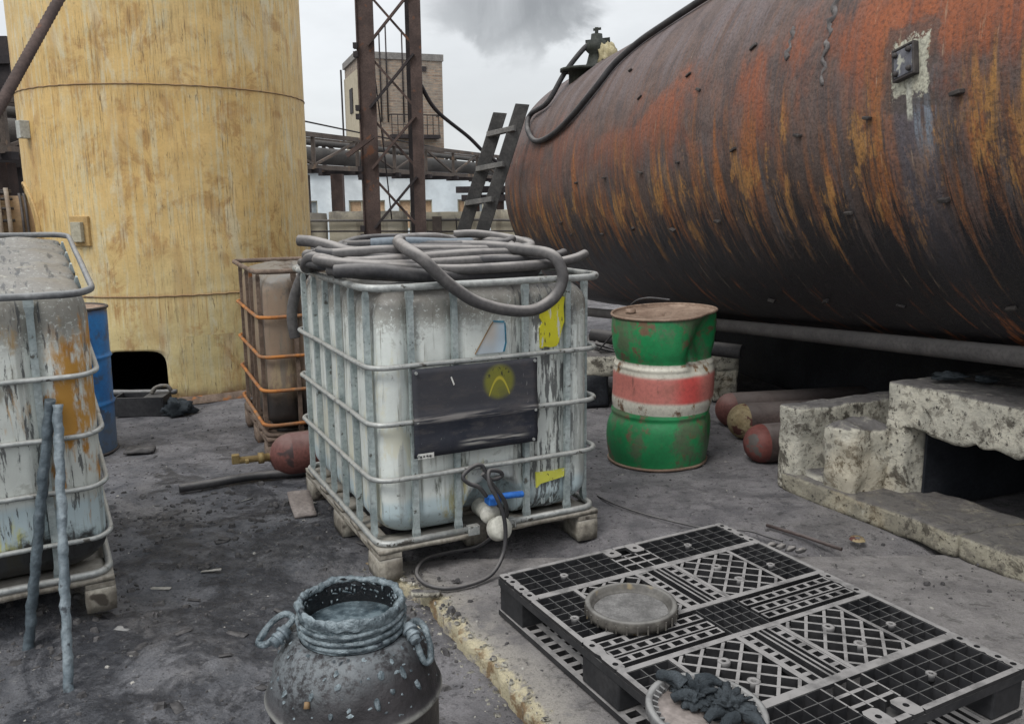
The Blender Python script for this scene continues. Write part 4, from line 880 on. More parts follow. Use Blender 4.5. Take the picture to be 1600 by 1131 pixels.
def main_extras():
    # black panel bolted on the front
    m = MB(); nx, nz_ = 24, 16; x0, x1, z0, z1 = .152, .686, .49, .838
    vs = []
    for layer in (0, 1):
        for j in range(nz_+1):
            for i in range(nx+1):
                x = x0+(x1-x0)*i/nx; z = z0+(z1-z0)*j/nz_; y = -.020-.004*layer*1.0+.005*noise.noise(Vector((x*5, 0, z*6)))
                y -= .012*math.exp(-((z-.635)/.018)**2)+.006*math.exp(-((z-.535)/.015)**2)
                vs.append((x, y-.003*layer, z))
    n = (nx+1)*(nz_+1); fs = []
    for j in range(nz_):
        for i in range(nx): a = j*(nx+1)+i; fs.append((n+a, n+a+1, n+a+nx+2, n+a+nx+1)); fs.append((a+nx+1, a+nx+2, a+1, a))
    bd = [i for i in range(nx+1)]+[j*(nx+1)+nx for j in range(1, nz_+1)]+[nz_*(nx+1)+i for i in range(nx-1, -1, -1)]+[j*(nx+1) for j in range(nz_-1, 0, -1)]
    for a, b in zip(bd, bd[1:]+bd[:1]): fs.append((a, b, n+b, n+a))
    m.add(vs, fs, True); pn = O('black_panel', m, 'panel', main)
    for x, z in ((.165, .825), (.672, .828), (.165, .635), (.674, .625), (.165, .50), (.665, .502)):
        b = MB(); b.disc((x, -.031, z), .006, 10, (0, -1, 0), .006); O('rivet', b, 'galv', pn)
    b = MB(); b.b2(.163, .228, -.0345, -.0315, .487, .508); lb = O('paper_label', b, 'whiteprint', pn)
    for k in range(4): b = MB(); b.b2(.170+k*.013, .178+k*.013, -.0352, -.0347, .494, .500); O('print_mark', b, 'ink', lb)
    b = MB(); b.add([(.306, -.030, .795), (.311, -.030, .798), (.323, -.030, .766), (.318, -.030, .762)], [(0, 1, 2, 3)]); b.add([(.306, -.029, .795), (.311, -.029, .798), (.323, -.029, .766), (.318, -.029, .762)], [(3, 2, 1, 0)]); O('torn_paper', b, 'whiteprint', pn)
    # stickers follow the bottle face 
    def stick(name, pts, mat, y=.0145, par=main):
        m = MB(); n = len(pts); vs = [(x, y, z) for x, z in pts]+[(x, y+.012, z) for x, z in pts]; m.add(vs, [tuple(range(n)), tuple(range(n, 2*n))[::-1]]+[(i, i+n, (i+1) % n+n, (i+1) % n) for i in range(n)]); return O(name, m, mat, par)
    stick('peeling_yellow_label', [(.722, .868), (.735, .866), (.742, .872), (.775, .866), (.80, .87), (.81, .885), (.822, .93), (.836, .97), (.832, 1.03), (.838, 1.07), (.80, 1.085), (.785, 1.05), (.75, 1.045), (.74, 1.035), (.728, 1.04), (.722, .99), (.735, .97), (.72, .95)], 'yellow1')
    stick('faded_yellow_label', [(.703, .272), (.722, .288), (.835, .303), (.838, .338), (.78, .336), (.70, .340)], 'yellow2')
    lg = stick('beige_blue_label', [(.432, .866), (.552, .866), (.562, .90), (.560, .984), (.548, .990), (.512, .990), (.50, .975)], 'logo')
    m = MB(); m.bar((.510, .013, .993), (.560, .013, .988), .003, .006); m.bar((.562, .013, .984), (.566, .013, .905), .003, .005); m.bar((.566, .013, .905), (.556, .013, .868), .003, .006); O('blue_border', m, 'logoblue', lg)
    m = MB(); m.bar((.430, .013, .868), (.500, .013, .978), .003, .004); m.bar((.500, .013, .978), (.511, .013, .992), .003, .004); O('brown_border', m, MT['nozz'], lg)
    # faint embossed figures
    for x in (.725, .735, .765, .775): m = MB(); m.b2(x, x+.006, .014, .018, .20, .222); O('embossed_mark', m, 'galvpost', main)
    # outlet valve
    v = MB(); v.lathe([(.0005, -.0), (.040, -.0), (.042, .02), (.036, .03), (.036, .12)], 24, c=(.475, -.02, .205), mat=Matrix.Rotation(R(-90), 3, 'X')); bo = O('valve_body', v, 'whitevalve', main)
    c = MB(); c.lathe([(.0005, -.012), (.040, -.012), (.048, -.004), (.050, .035), (.044, .045), (.0005, .045)], 20, c=(.487, -.045, .150), mat=Matrix.Rotation(R(62), 3, 'X') @ Matrix.Rotation(.2, 3, 'Y'))
    for v_ in range(0): pass
    O('valve_cap', c, 'whitevalve', bo)
    h = MB(); h.tube([(.478, -.03, .255), (.478, -.035, .275)], .020, 12); h.tube(cr([(.455, -.035, .278), (.50, -.045, .286), (.56, -.05, .286), (.605, -.05, .282)]), .014, 10); h.box((.478, -.03, .272), (.055, .05, .03)); O('valve_handle', h, 'bluepl', bo, bevel=.004)
main_extras()

# ---------------------------------------------------------------- hoses on the middle container (in world space from container coordinates)
ca, sa = math.cos(IY), math.sin(IY)
def iw(u, v, z): z = z-.30*(z-1.21) if z > 1.21 and v > 0 else z; return (IO[0]+u*ca-v*sa, IO[1]+u*sa+v*ca, z)
def hose(name, pts, r, mat, label, n=10, world=False, open_end=True, cat='hose', grp=None, res=10):
    P = [Vector(p if world else iw(*p)) for p in pts]; C_ = cr(P, res); m = MB(); m.tube(C_, r, 12, cap=True, wob=.0)
    o = O(name, m, mat); tag(o, label, cat, grp)
    return o
def loop(uc, vc, a, b, z, ph0, ph1, tilt=0, k=10):
    out = []
    for i in range(k+1):
        p = R(ph0+(ph1-ph0)*i/k); c, s_ = math.cos(p), math.sin(p); q = .72
        c2 = math.copysign(abs(c)**q, c); s2 = math.copysign(abs(s_)**q, s_)
        out.append((uc+a*c2, vc+b*s2, z+tilt*c+.012*math.sin(p*3+z*40)))
    return out
coil = loop(.42, .50, .50, .42, 1.19, 200, 520, .0)+loop(.40, .52, .47, .40, 1.225, 180, 520, -.015)+loop(.43, .50, .44, .36, 1.255, 170, 510, .01)+loop(.38, .55, .42, .33, 1.285, 180, 400)+[(.52, .62, 1.335), (.35, .5, 1.345), (.22, .28, 1.345), (.175, .05, 1.318), (.205, -.035, 1.25), (.275, -.05, 1.178), (.339, -.052, 1.127), (.417, -.052, 1.08), (.54, -.052, 1.043), (.653, -.052, 1.035), (.74, -.052, 1.071), (.784, -.05, 1.128), (.79, -.045, 1.185), (.762, -.01, 1.245), (.70, .10, 1.285), (.60, .25, 1.30), (.5, .42, 1.30), (.62, .6, 1.28)]
hose('coiled_hose', coil, .0235, 'rubber', 'long grey rubber hose coiled on the middle container with one loop drooping over its front')
coil2 = loop(.47, .60, .54, .50, 1.20, 30, 390, .0, 14)+loop(.50, .62, .50, .46, 1.225, 30, 390, .01, 14)+loop(.46, .62, .47, .42, 1.26, 30, 380, -.01, 14)+loop(.53, .66, .42, .36, 1.29, 20, 380, .0, 14)+loop(.50, .66, .36, .32, 1.315, 20, 330, .0, 12)
hose('coiled_hose', coil2, .0185, 'rubber_dark', 'thinner dark hose coiled underneath the drooping grey one on the middle container')
hose('rubber_hose', [(-.075, .16, 1.205), (.0, .11, 1.21), (.10, .075, 1.203), (.20, .045, 1.188), (.28, .05, 1.178), (.42, .07, 1.172), (.6, .075, 1.172), (.72, .1, 1.172), (.8, .2, 1.18)], .027, 'rubber_dark', 'thick dark hose end lying over the front left corner of the middle container')
hose('rubber_hose', [(.985, .10, 1.245), (.90, .06, 1.222), (.78, .05, 1.205), (.55, .045, 1.20), (.35, .06, 1.20), (.15, .12, 1.215), (-.02, .22, 1.235), (-.09, .36, 1.25), (-.02, .5, 1.25)], .021, 'rubber', 'grey hose whose cut end sticks out at the right corner of the middle container')
hose('rubber_hose', [(.95, .22, 1.245), (.86, .15, 1.235), (.7, .12, 1.228), (.5, .12, 1.235), (.25, .17, 1.25), (.05, .3, 1.27), (-.05, .45, 1.285), (.02, .62, 1.29), (.2, .72, 1.29)], .02, 'rubber_dark', 'darker hose lying second behind the right cut end on the middle container')
hose('rubber_hose', [(.145, .40, 1.326), (.22, .37, 1.332), (.34, .36, 1.327), (.47, .37, 1.315), (.6, .42, 1.31)], .024, 'rubber_blue', 'short blue grey hose length on top of the hose heap')
hose('rubber_hose', [(-.10, .62, 1.345), (-.06, .58, 1.34), (0.0, .50, 1.315), (.04, .42, 1.29), (.10, .32, 1.27)], .024, 'rubber', 'short hose stub pointing up at the left end of the hose heap')
hose('rubber_hose', [(.66, .75, 1.345), (.74, .7, 1.35), (.84, .62, 1.33), (.90, .5, 1.30), (.86, .36, 1.28), (.72, .30, 1.27), (.5, .34, 1.29)], .02, 'rubber', 'hose bend at the right back of the hose heap')
hose('rubber_hose', [(.2, .9, 1.22), (.10, 1.05, 1.20), (.05, 1.18, 1.13), (.01, 1.225, 1.03), (-.01, 1.235, .95), (-.015, 1.235, .88), (-.005, 1.235, .80)], .026, 'rubber', 'hose end hanging down behind the left side of the middle container')
hose('drain_hose', [(.44, -.05, .30), (.405, -.055, .345), (.366, -.05, .365), (.345, -.04, .393), (.387, -.034, .424), (.43, -.036, .425), (.456, -.045, .368), (.507, -.05, .372), (.499, -.055, .395), (.45, -.06, .405), (.44, -.085, .36), (.465, -.10, .30), (.488, -.11, .225), (.492, -.115, .142), (.47, -.13, .07), (.40, -.17, .022), (.30, -.20, .016), (.20, -.19, .016), (.145, -.12, .018), (.15, -.01, .02), (.228, .094, .02), (.334, .112, .02), (.46, .09, .03), (.53, .04, .10), (.54, -.02, .17), (.52, -.06, .26), (.47, -.06, .34), (.42, -.06, .40)], .0085, 'rubber_dark', 'thin dark hose knotted above the blue valve and looping on the ground')

# hose along the rusty tank
hp = [(8.02, 156.1), (7.67, 162.7), (7.36, 164.1), (7.04, 162.7), (6.72, 158.6), (6.42, 150.7), (6.28, 141.9), (6.05, 135.1), (5.72, 131.8), (5.28, 128), (4.8, 124), (3.8, 118), (2.5, 115)]
P = [Vector((MH.x+.06, MH.y, MZ+.24)), Vector((MH.x-.02, MH.y-.02, MZ+.23)), Vector((MH.x-.20, MH.y-.0, MZ+.02)), Vector((MH.x-.36, MH.y-.0, MZ-.24)), tp(8.12, 147, RT+.05), tp(8.14, 151, RT+.045)]+[tp(s, a, RT+.03) for s, a in hp]
hose('tank_hose', P, .024, 'rubber_dark', 'long hose running from the valve over the top of the rusty tank', world=True)
def lumpy(name, c, d, mat, label=None, cat=None, parent=None, seed=0, amp=.35, fr=6, n=24, rz=0, group=None, loc=None, squash=True):
    m = MB(); vs = []; nn = n; o = Vector((seed*2.3, seed, 0)); q = Matrix.Rotation(rz, 3, 'Z')
    for j in range(nn//2+1):
        for i in range(nn):
            th = PI*j/(nn//2); ph = 2*PI*i/nn; p = Vector((math.sin(th)*math.cos(ph), math.sin(th)*math.sin(ph), math.cos(th)))
            k = 1+amp*noise.noise(p*1.6+o)-amp*1.1*(1-abs(noise.noise(p*fr*.55+o)))**3+amp*.7*abs(noise.noise(p*fr*.9+o))+amp*.25*noise.noise(p*fr*1.8+o); v = Vector((p.x*d[0], p.y*d[1], p.z*d[2]))*k
            if squash: v.z = max(v.z, -d[2]*.55)
            vs.append(q @ v+Vector(c))
    m.add(vs, [(j*nn+i, (j+1)*nn+i, (j+1)*nn+(i+1) % nn, j*nn+(i+1) % nn) for j in range(nn//2) for i in range(nn)], True)
    ob = O(name, m, mat, parent)
    if label: tag(ob, label, cat, group)
    return ob
lumpy('cloth_bag', (MH.x+.17, MH.y-.12, MZ+.13), (.10, .09, .12), 'bag', 'yellowish cloth bag tied on the valve on top of the rusty tank', 'bag', seed=3)

# ---------------------------------------------------------------- ladder
def ladder():
    t = thing('wooden_ladder', 'dark wooden ladder leaning against the far end of the rusty tank', 'ladder')
    rd = Vector((.24, -.22, .035)).normalized(); bl = Vector((-.85, 8.50, 0)); tl = Vector((-.075, 8.42, 2.30)); dd = (tl-bl).normalized(); w = .27
    fn = dd.cross(rd).normalized()
    for k, (off, ln) in enumerate(((0, 2.38), (w, 2.41))):
        a = bl+rd*off; m = MB(); m.box(a+dd*ln/2, (ln, .05, .13), mat=Matrix((dd, rd, fn)).transposed() @ Matrix.Rotation(R(-42), 3, 'X')); O('rail', m, 'woodgrey', t, bevel=.006)
    for i in range(7):
        a = bl+dd*(.16+.335*i); m = MB(); m.bar(a-rd*.03-fn*.045, a+rd*(w+.05)-fn*.045, .035, .05, upv=dd); O('rung', m, MT['rungw'], t, bevel=.004)
MT['rungw'] = simple('worn ladder rung', (.12, .12, .118), (.19, .185, .18), 8, .85, bump=.5, bd=.003)
ladder()

# ================================================================ RIGHT SIDE
def drum(name, label, loc, rot, mat, r=.285, h=.845, crush=True, lid=True, group=None, seed=0):
    t = thing(name, label, 'barrel', loc, rot=rot, group=group)
    def warp(p, a):
        z = p.z
        if crush:
            # crushed upper part: flattened and leaning with creases, pinched at the bands
            k = 1.0-.06*math.exp(-((z-.585)/.045)**2)-.05*math.exp(-((z-.29)/.04)**2)+.045*math.exp(-((z-.17)/.09)**2)+.03*math.exp(-((z-.74)/.08)**2)-.05*math.exp(-((z-0)/.06)**2)+.02*math.sin(2*a+1)
            dent = .105*math.exp(-((math.degrees(a) % 360-315)/24)**2)*math.exp(-((z-.70)/.14)**2)+.06*math.exp(-((math.degrees(a) % 360-292)/10)**2)*math.exp(-((z-.62)/.08)**2)+.035*math.exp(-((math.degrees(a) % 360-335)/18)**2)*math.exp(-((z-.2)/.10)**2)+.03*math.exp(-((math.degrees(a) % 360-200)/30)**2)*math.exp(-((z-.45)/.15)**2)
            q = .006*noise.noise(Vector((p.x*6, p.y*6, z*5)))
            p = Vector((p.x*(k-dent/r+q/r)*1.0, p.y*(k-dent/r+q/r), z)); p.x += .02*math.sin(z*3.4)+.035*z*z; p.z += .012*math.sin(a+1)*(z/.88)
        else:
            q = .002*noise.noise(Vector((p.x*6, p.y*6, z*5))); p = Vector((p.x*(1+q/r), p.y*(1+q/r), z))
        return p
    prof = [(r-.012, .0)]; nz = 90
    for i in range(nz+1):
        z = .012+(h-.024)*i/nz; rr = r
        for b in (h*.345, h*.665): rr += .011*math.exp(-((z-b)/.009)**2)
        rr += .0025*math.sin(z*150)*(1 if False else .0)
        prof.append((rr, z))
    m = MB(); m.lathe(prof, 96, fn=warp); b = O('body', m, mat, t)
    m = MB(); m.lathe([(.0005, h-.018), (r*.97, h-.018), (r*.985, h-.004)] if lid else [(.0005, .02), (r*.97, .02)], 64, fn=warp); O('lid' if lid else 'bottom_plate', m, 'drumrim', t)
    for z in ((h-.004), .008):
        m = MB(); m.tube([warp(Vector((math.cos(2*PI*i/64)*(r+.003), math.sin(2*PI*i/64)*(r+.003), z)), 2*PI*i/64) for i in range(64)], .008, 8, closed=True); O('rim', m, 'drumrim' if crush else 'bolt', t)
    if lid: m = MB(); m.lathe([(.0005, h+.004), (.028, h+.004), (.03, h-.016)], 16, c=(-.13, .12, 0)); O('bung', m, 'drumrim', t)
    return t
drum('steel_drum', 'crushed green steel drum with a white and red band beside the middle container', (.83, 4.80, 0), (0, R(-.5), R(8)), 'green')
drum('steel_drum', 'dirty blue steel drum standing behind the left container tank', (-2.68, 5.02, 0), (R(-1), R(1.0), R(40)), 'blue', r=.285, h=.87, crush=False)

def gas_cyl(label, head, dirv, L, capmat, bodymat='cyl', valve=False, r=.11, grp='gas cylinders lying on the ground'):
    t = thing('gas_cylinder', label, 'gas cylinder', head, group=grp); d = Vector(dirv).normalized(); up_ = Vector((0, 0, 1)); s_ = d.cross(up_).normalized(); q = Matrix((s_, up_, d)).transposed()
    hp_ = [(.0005 if not valve else .022, 0)]+[(r*math.sin(PI/2*k/8), r*.95*(1-math.cos(PI/2*k/8))) for k in range(1, 9)]
    m = MB(); m.lathe([p for p in hp_ if p[0] > .0001 and (not valve or p[0] >= .022)], 32, mat=q); O('shoulder', m, capmat, t)
    m = MB(); m.lathe([(r, r*.95), (r+.001, r*.95+.02), (r, L), (r*.7, L+.05), (.0005, L+.06)], 32, mat=q); O('body', m, bodymat, t)
    if valve:
        m = MB(); m.lathe([(.022, .02), (.022, -.03), (.030, -.03), (.030, -.06), (.018, -.06), (.018, -.16), (.0005, -.16)], 14, mat=q); nk = O('neck', m, 'brass', t)
        m = MB(); m.box(q @ Vector((0, .01, -.175)), (.035, .05, .04), mat=q); m.bar(q @ Vector((0, 0, -.12)), q @ Vector((.05, .0, -.12)), .02, .02); O('valve', m, 'brass', nk, bevel=.004)
    return t
dE = (.98, .175, 0)
gas_cyl('gas cylinder with a faded red end lying farthest back by the green drum', (1.33, 5.50, .10), dE, 1.25, 'cylred')
gas_cyl('gas cylinder with a chipped yellow end lying between the other two', (1.33, 5.18, .105), dE, 1.25, 'cylyel')
gas_cyl('gas cylinder with a peeling red end lying nearest the broken concrete trough', (1.30, 4.68, .105), (.97, .22, 0), 1.0, 'cylcap')
gas_cyl('red gas cylinder with brass valve lying behind the middle container tank', (-1.31, 4.50, .115), (.93, .37, 0), 1.2, 'cylred', 'cylred', True, r=.118)
hose('rubber_hose', [(-1.72, 4.27, .02), (-1.58, 4.34, .022), (-1.42, 4.43, .026), (-1.28, 4.46, .03), (-1.1, 4.52, .03), (-.9, 4.66, .03)], .022, 'rubber_dark', 'dark hose end lying on the ground in front of the brass valve', world=True)

# concrete troughs
e = Vector((.478, -.878, 0)); gx = Vector((.93, .36, 0)).normalized()
def fr4(o, x, y): x = Vector(x).normalized(); y = Vector(y).normalized(); z = x.cross(y).normalized(); z = z if z.z > 0 else z; return Matrix(((x.x, y.x, 0, o[0]), (x.y, y.y, 0, o[1]), (0, 0, 1, o[2]), (0, 0, 0, 1)))
def troughs():
    K = thing('concrete_kerb', 'low broken concrete kerb running along the troughs at lower right', 'kerb', (1.36, 4.23, -.01))
    off = 0
    for i, L in enumerate((.98, 1.1, .9, .8)):
        m = MB(); m.rough((L-.004, .42, .105), .02, .006, .012, 6, i+3, Matrix.Translation(e*off) @ fr4((0, 0, 0), e, gx)); O('kerb_stone', m, 'concrete2', K); off += L
    # upright walls of the open trough
    t = thing('open_trough', 'broken open concrete trough beside the gas cylinders', 'concrete trough', (1.352, 4.27, 0))
    m = MB(); m.rough((.135, 1.0, .44), .014, .007, .018, 7, 11, fr4((0, 0, .0), e, gx)); O('side_wall', m, 'concrete', t)
    m = MB(); m.rough((.17, .24, .41), .013, .012, .040, 6, 14, Matrix.Translation(e*.285) @ fr4((0, 0, .0), e, gx)); O('broken_wall', m, 'concrete', t)
    m = MB(); m.rough((.20, 1.0, .13), .04, .008, .02, 5, 12, Matrix.Translation(e*.13+gx*.03) @ fr4((0, 0, .0), e, gx)); O('trough_floor', m, 'concrete', t)
    # big inverted trough
    t = thing('concrete_trough', 'large upside down concrete trough under the near end of the rusty tank', 'concrete trough', (1.762, 3.975, 0))
    m = MB(); m.rough((1.35, 1.15, .20), .018, .006, .014, 8, 21, fr4((0, 0, .415), e, gx)); tz = [v for v in m.v]
    # ragged underside along the front edge
    m.v = [(x, y, z-.045*abs(noise.noise(Vector((x*11, y*11, 5))))*(1.3 if z < .45 else 0)) for x, y, z in tz]; O('top_slab', m, 'concrete', t)
    m = MB(); m.rough((.115, 1.13, .44), .015, .006, .012, 8, 22, fr4((0, 0, .0), e, gx)); O('leg_wall', m, 'concrete', t)
    m = MB(); m.b2(0, 1, 0, 1, 0, 1); m.v = [tuple(fr4((0, 0, 0), e, gx) @ Vector((.132+x*.012, .10+y*.95, .012+z*.40))) for x, y, z in m.v]; O('shade_lining', m, 'soot_shade', t)  # black sheet that paints in the shade inside the trough
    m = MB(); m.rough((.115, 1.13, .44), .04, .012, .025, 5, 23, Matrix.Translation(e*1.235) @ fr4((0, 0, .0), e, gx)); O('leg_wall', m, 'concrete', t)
    m = MB(); m.b2(0, 1, 0, 1, 0, 1); m.v = [tuple(fr4((0, 0, 0), e, gx) @ Vector((.11+x*1.12, .80+y*.1, .01+z*.41))) for x, y, z in m.v]; O('end_wall', m, 'soot_shade', t)
    # far supports
    t = thing('concrete_trough', 'concrete support block behind the green drum under the rusty tank', 'concrete trough', (.50, 5.98, 0))
    x1 = Vector((.987, .16, 0))
    y1_ = Vector((-.16, .987, 0))
    m = MB(); m.rough((1.17, .8, .17), .03, .010, .03, 5, 31, fr4((0, 0, .215), x1, y1_)); O('top_slab', m, 'concrete', t)
    m = MB(); m.rough((.20, .78, .25), .03, .010, .03, 5, 32, Matrix.Translation(x1*.965) @ fr4((0, 0, 0), x1, y1_)); O('leg_wall', m, 'concrete', t)
    m = MB(); m.rough((.20, .78, .25), .03, .010, .03, 5, 33, fr4((0, 0, 0), x1, y1_)); O('leg_wall', m, 'soot_shade', t)  # near-black leg, the dark of the opening put into its colour
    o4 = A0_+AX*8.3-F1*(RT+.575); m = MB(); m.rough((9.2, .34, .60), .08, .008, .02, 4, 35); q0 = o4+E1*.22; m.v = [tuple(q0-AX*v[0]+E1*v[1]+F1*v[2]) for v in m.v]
    tag(O('support_wall', m, 'soot_shade'), 'support wall below the rusty tank, its shade painted in black', 'wall')  # concrete support, its shade under the tank painted as black
troughs()

# long pipe and stub under the tank
m = MB(); m.tube([(.70, 8.92, .32), (.772, 8.64, .345), (1.58, 5.75, .604), (2.12, 3.42, .817), (2.42, 2.1, .935)], .044, 20); tag(O('steel_pipe', m, MT['pipeg']) if 'pipeg' in MT else O('steel_pipe', m, 'cyl'), 'long grey steel pipe slanting along the foot of the rusty tank', 'pipe')
MT['pipeg'] = simple('dusty grey pipe', (.095, .09, .09), (.15, .14, .138), 5, .6, 0, dust=((.20, .19, .185), .7), bump=.25, bd=.003)
bpy.data.objects['steel_pipe'].data.materials[0] = MT['pipeg']
m = MB(); m.tube([(.6, 6.4, .46), (1.55, 5.75, .44)], .05, 20); m.tube([(1.55, 5.75, .44), (1.551, 5.749, .44)], .04, 20); tag(O('steel_pipe', m, 'rubber_dark'), 'short dark pipe lying on the support block behind the green drum', 'pipe')
hose('thin_cable', [(.62, 6.1, .40), (.68, 5.6, .62), (.72, 5.2, .83), (.78, 5.0, .895), (.90, 4.9, .895)], .006, 'rubber_dark', 'thin cable arching from the green drum lid down behind it', world=True)
for i in range(5):
    hose('thin_cable', [(.50+i*.03, 6.3, .43), (.62+.02*i, 6.1, .42+.02*math.sin(i)), (.78, 6.0+.05*i, .40), (.95, 6.02-.03*i, .41)], .006+.002*(i % 3), 'rubber_dark', 'loose dark cables lying on the support block behind the green drum', world=True, grp='loose cables on the support block')
lumpy('crumpled_rag', (2.02, 3.92, .645), (.10, .055, .022), 'cloth', 'dark rag lying on top of the large concrete trough', 'rag', seed=8, amp=.5)
lumpy('crumpled_rag', (2.16, 3.86, .64), (.06, .04, .02), 'cloth', 'small dark scrap beside the rag on the large concrete trough', 'rag', seed=9, amp=.5)

# ================================================================ BLACK PLASTIC PALLET
PO = (.8443, 3.3584); PY = -1.0811
def plastic_pallet():
    t = thing('plastic_pallet', 'dusty black plastic grid pallet lying in the right foreground', 'pallet', (PO[0], PO[1], .012), PY)
    L, Wd, T = 1.27, 1.02, .15
    def b(mb, u0, u1, w0, w1, z0, z1): mb.b2(u0, u1, -w1, -w0, z0, z1)
    def hole_plate(mb, u0, u1, w0, w1, holes_u, holes_w, r=.009, z0=.138, z1=T):
        us = [u0]+[(a+c)/2 for a, c in zip(holes_u, holes_u[1:])]+[u1]; ws = [w0]+[(a+c)/2 for a, c in zip(holes_w, holes_w[1:])]+[w1]; n = 16
        for i, hu in enumerate(holes_u):
            for j, hw in enumerate(holes_w):
                a0, a1, c0, c1 = us[i], us[i+1], ws[j], ws[j+1]; vs = []
                for k in range(n):
                    th = 2*PI*(k+.5)/n; c, s_ = math.cos(th), math.sin(th); m_ = max(abs(c), abs(s_)); q = (c/m_, s_/m_)
                    ox = hu+(a1-hu if q[0] > 0 else hu-a0)*q[0]; oy = hw+(c1-hw if q[1] > 0 else hw-c0)*q[1]; vs += [(ox, -oy, z1), (hu+r*c, -(hw+r*s_), z1), (hu+r*c, -(hw+r*s_), z0), (ox, -oy, z0)]
                fs = []
                for k in range(n): a = 4*k; d = 4*((k+1) % n); fs += [(a+1, a, d, d+1)[::-1] if False else (a, a+1, d+1, d), (a+1, a+2, d+2, d+1), (a+2, a+3, d+3, d+2), (a+3, a, d, d+3)]
                mb.add(vs, fs)
    # deck frame
    F = MB(); zt = T; zf = .138
    U0, U1, U2, U3 = .205, .235, .545, .725; U4, U5 = L-.235, L-.205
    hole_plate(F, 0, U1-.0, 0, .035, [.03, .075, .14, .195], [.0175]); hole_plate(F, 0, U1, Wd-.035, Wd, [.03, .075, .14, .195], [Wd-.0175])
    hole_plate(F, U4, L, 0, .035, [L-.195, L-.14, L-.075, L-.03], [.0175]); hole_plate(F, U4, L, Wd-.035, Wd, [L-.195, L-.14, L-.075, L-.03], [Wd-.0175])
    hole_plate(F, U2, U3, 0, .035, [U2+.03, U3-.03], [.0175]); hole_plate(F, U2, U3, Wd-.035, Wd, [U2+.03, U3-.03], [Wd-.0175])
    for w0, w1 in ((0, .018), (Wd-.018, Wd)):
        b(F, U1, U2, w0, w1, zf, zt); b(F, U3, U4, w0, w1, zf, zt)
    for u0, u1 in ((0, .018), (L-.018, L)): b(F, u0, u1, .035, .43, zf, zt); b(F, u0, u1, .59, Wd-.035, zf, zt)
    hole_plate(F, 0, .075, .43, .485, [.04], [.457]); hole_plate(F, 0, .075, .535, .59, [.04], [.562]); hole_plate(F, L-.075, L, .43, .485, [L-.04], [.457]); hole_plate(F, L-.075, L, .535, .59, [L-.04], [.562])
    b(F, 0, .018, .485, .535, zf, zt); b(F, L-.018, L, .485, .535, zf, zt)
    for u0, u1 in ((U0, U1), (U4, U5)): b(F, u0, u1, .035, Wd-.035, zf, zt)
    for u0, u1 in ((U2-.022, U2), (U3, U3+.022)): b(F, u0, u1, .018, Wd-.018, zf, zt)
    for w in (.165, .42, .585, .84):
        b(F, U1, U2-.022, w, w+.015, zf, zt); b(F, U3+.022, U4, w, w+.015, zf, zt)
    O('deck_frame', F, 'blackpl', t)
    # skirts
    sk = MB(); tk = .004
    for w in (0, Wd-tk): b(sk, 0, L, w, w+tk, .112, zf-.001)
    for u in (0, L-tk): b(sk, u, u+tk, tk+.001, Wd-tk-.001, .112, zf-.001)
    O('side_skirt', sk, 'blackpl_dark', t)
    def grid(u0, u1, w0, w1, nu, nw, dz=.045, th=.0035, boss=True):
        g = MB()
        for i in range(nu+1): u = u0+(u1-u0)*i/nu; b(g, u-th/2, u+th/2, w0, w1, T-dz, T-.002)
        for j in range(nw+1): w = w0+(w1-w0)*j/nw; b(g, u0, u1, w-th/2, w+th/2, T-dz, T-.0028)
        gp = O('grid_panel', g, 'blackpl_dark', t)
        if boss:
            m = MB(); cu, cw = u0+(u1-u0)*(round(nu/2))/nu, w0+(w1-w0)*(round(nw/2))/nw
            m.lathe([(.006, T-.02), (.006, T-.001), (.015, T-.001), (.015, T-.02)], 16, c=(cu, -cw, 0)); O('boss', m, 'blackpl', gp)
        return gp
    # end rows (two per end)
    for a, c in ((.018, U0), (U5, L-.018)):
        grid(a, c, .035, .43, 4, 7); grid(a, c, .59, Wd-.035, 4, 7)
        g = MB()
        for w in (.43, .485, .535, .59): b(g, a+.06 if a < .5 else a, c if a < .5 else c-.06, w-.003, w+.003, .105, T-.002)
        for f in (.45, .72): u = a+(c-a)*(f if a < .5 else 1-f); b(g, u-.006, u+.006, .433, .587, .11, T-.003)
        O('centre_ribs', g, 'blackpl', t)
    # side grids
    for a, c in ((U1, U2-.022), (U3+.022, U4)):
        grid(a, c, .018, .165, 7, 3); grid(a, c, .855, Wd-.018, 7, 3)
        # centre slotted rails
        for w0 in (.435, .49, .545):
            g = MB(); ww = .04 if w0 != .49 else .028
            b(g, a, c, w0, w0+.008, .11, T-.001); b(g, a, c, w0+ww-.008, w0+ww, .11, T-.001); n = 7
            if w0 != .49:
                for k in range(n+1): u = a+(c-a)*k/n; b(g, max(a, u-.008), min(c, u+.008), w0+.008, w0+ww-.008, .125, T-.0015)
            O('slotted_rail', g, 'blackpl', t)
        # diagonal lattices
        for w0, w1 in ((.18, .42), (.60, .84)):
            g = MB(); th = .010; um, wm = (a+c)/2, (w0+w1)/2; sl = (c-a)/(w1-w0)
            def clipbar(k, s_):
                # line w = wm + s_*(u-um)/sl*1.0 + k, clipped to the rect
                pts = []
                for i in range(201):
                    u = a+(c-a)*i/200; w = wm+s_*(u-um)*1.05+k
                    if w0 <= w <= w1: pts.append((u, w))
                if len(pts) > 8: p, q = pts[0], pts[-1]; g.bar((p[0], -p[1], T-.018-.0004*(s_ > 0)), (q[0], -q[1], T-.018-.0004*(s_ > 0)), th, .034)
            for k in range(-5, 6): clipbar(k*.079, 1); clipbar(k*.079, -1)
            lp = O('lattice_panel', g, 'blackpl', t)
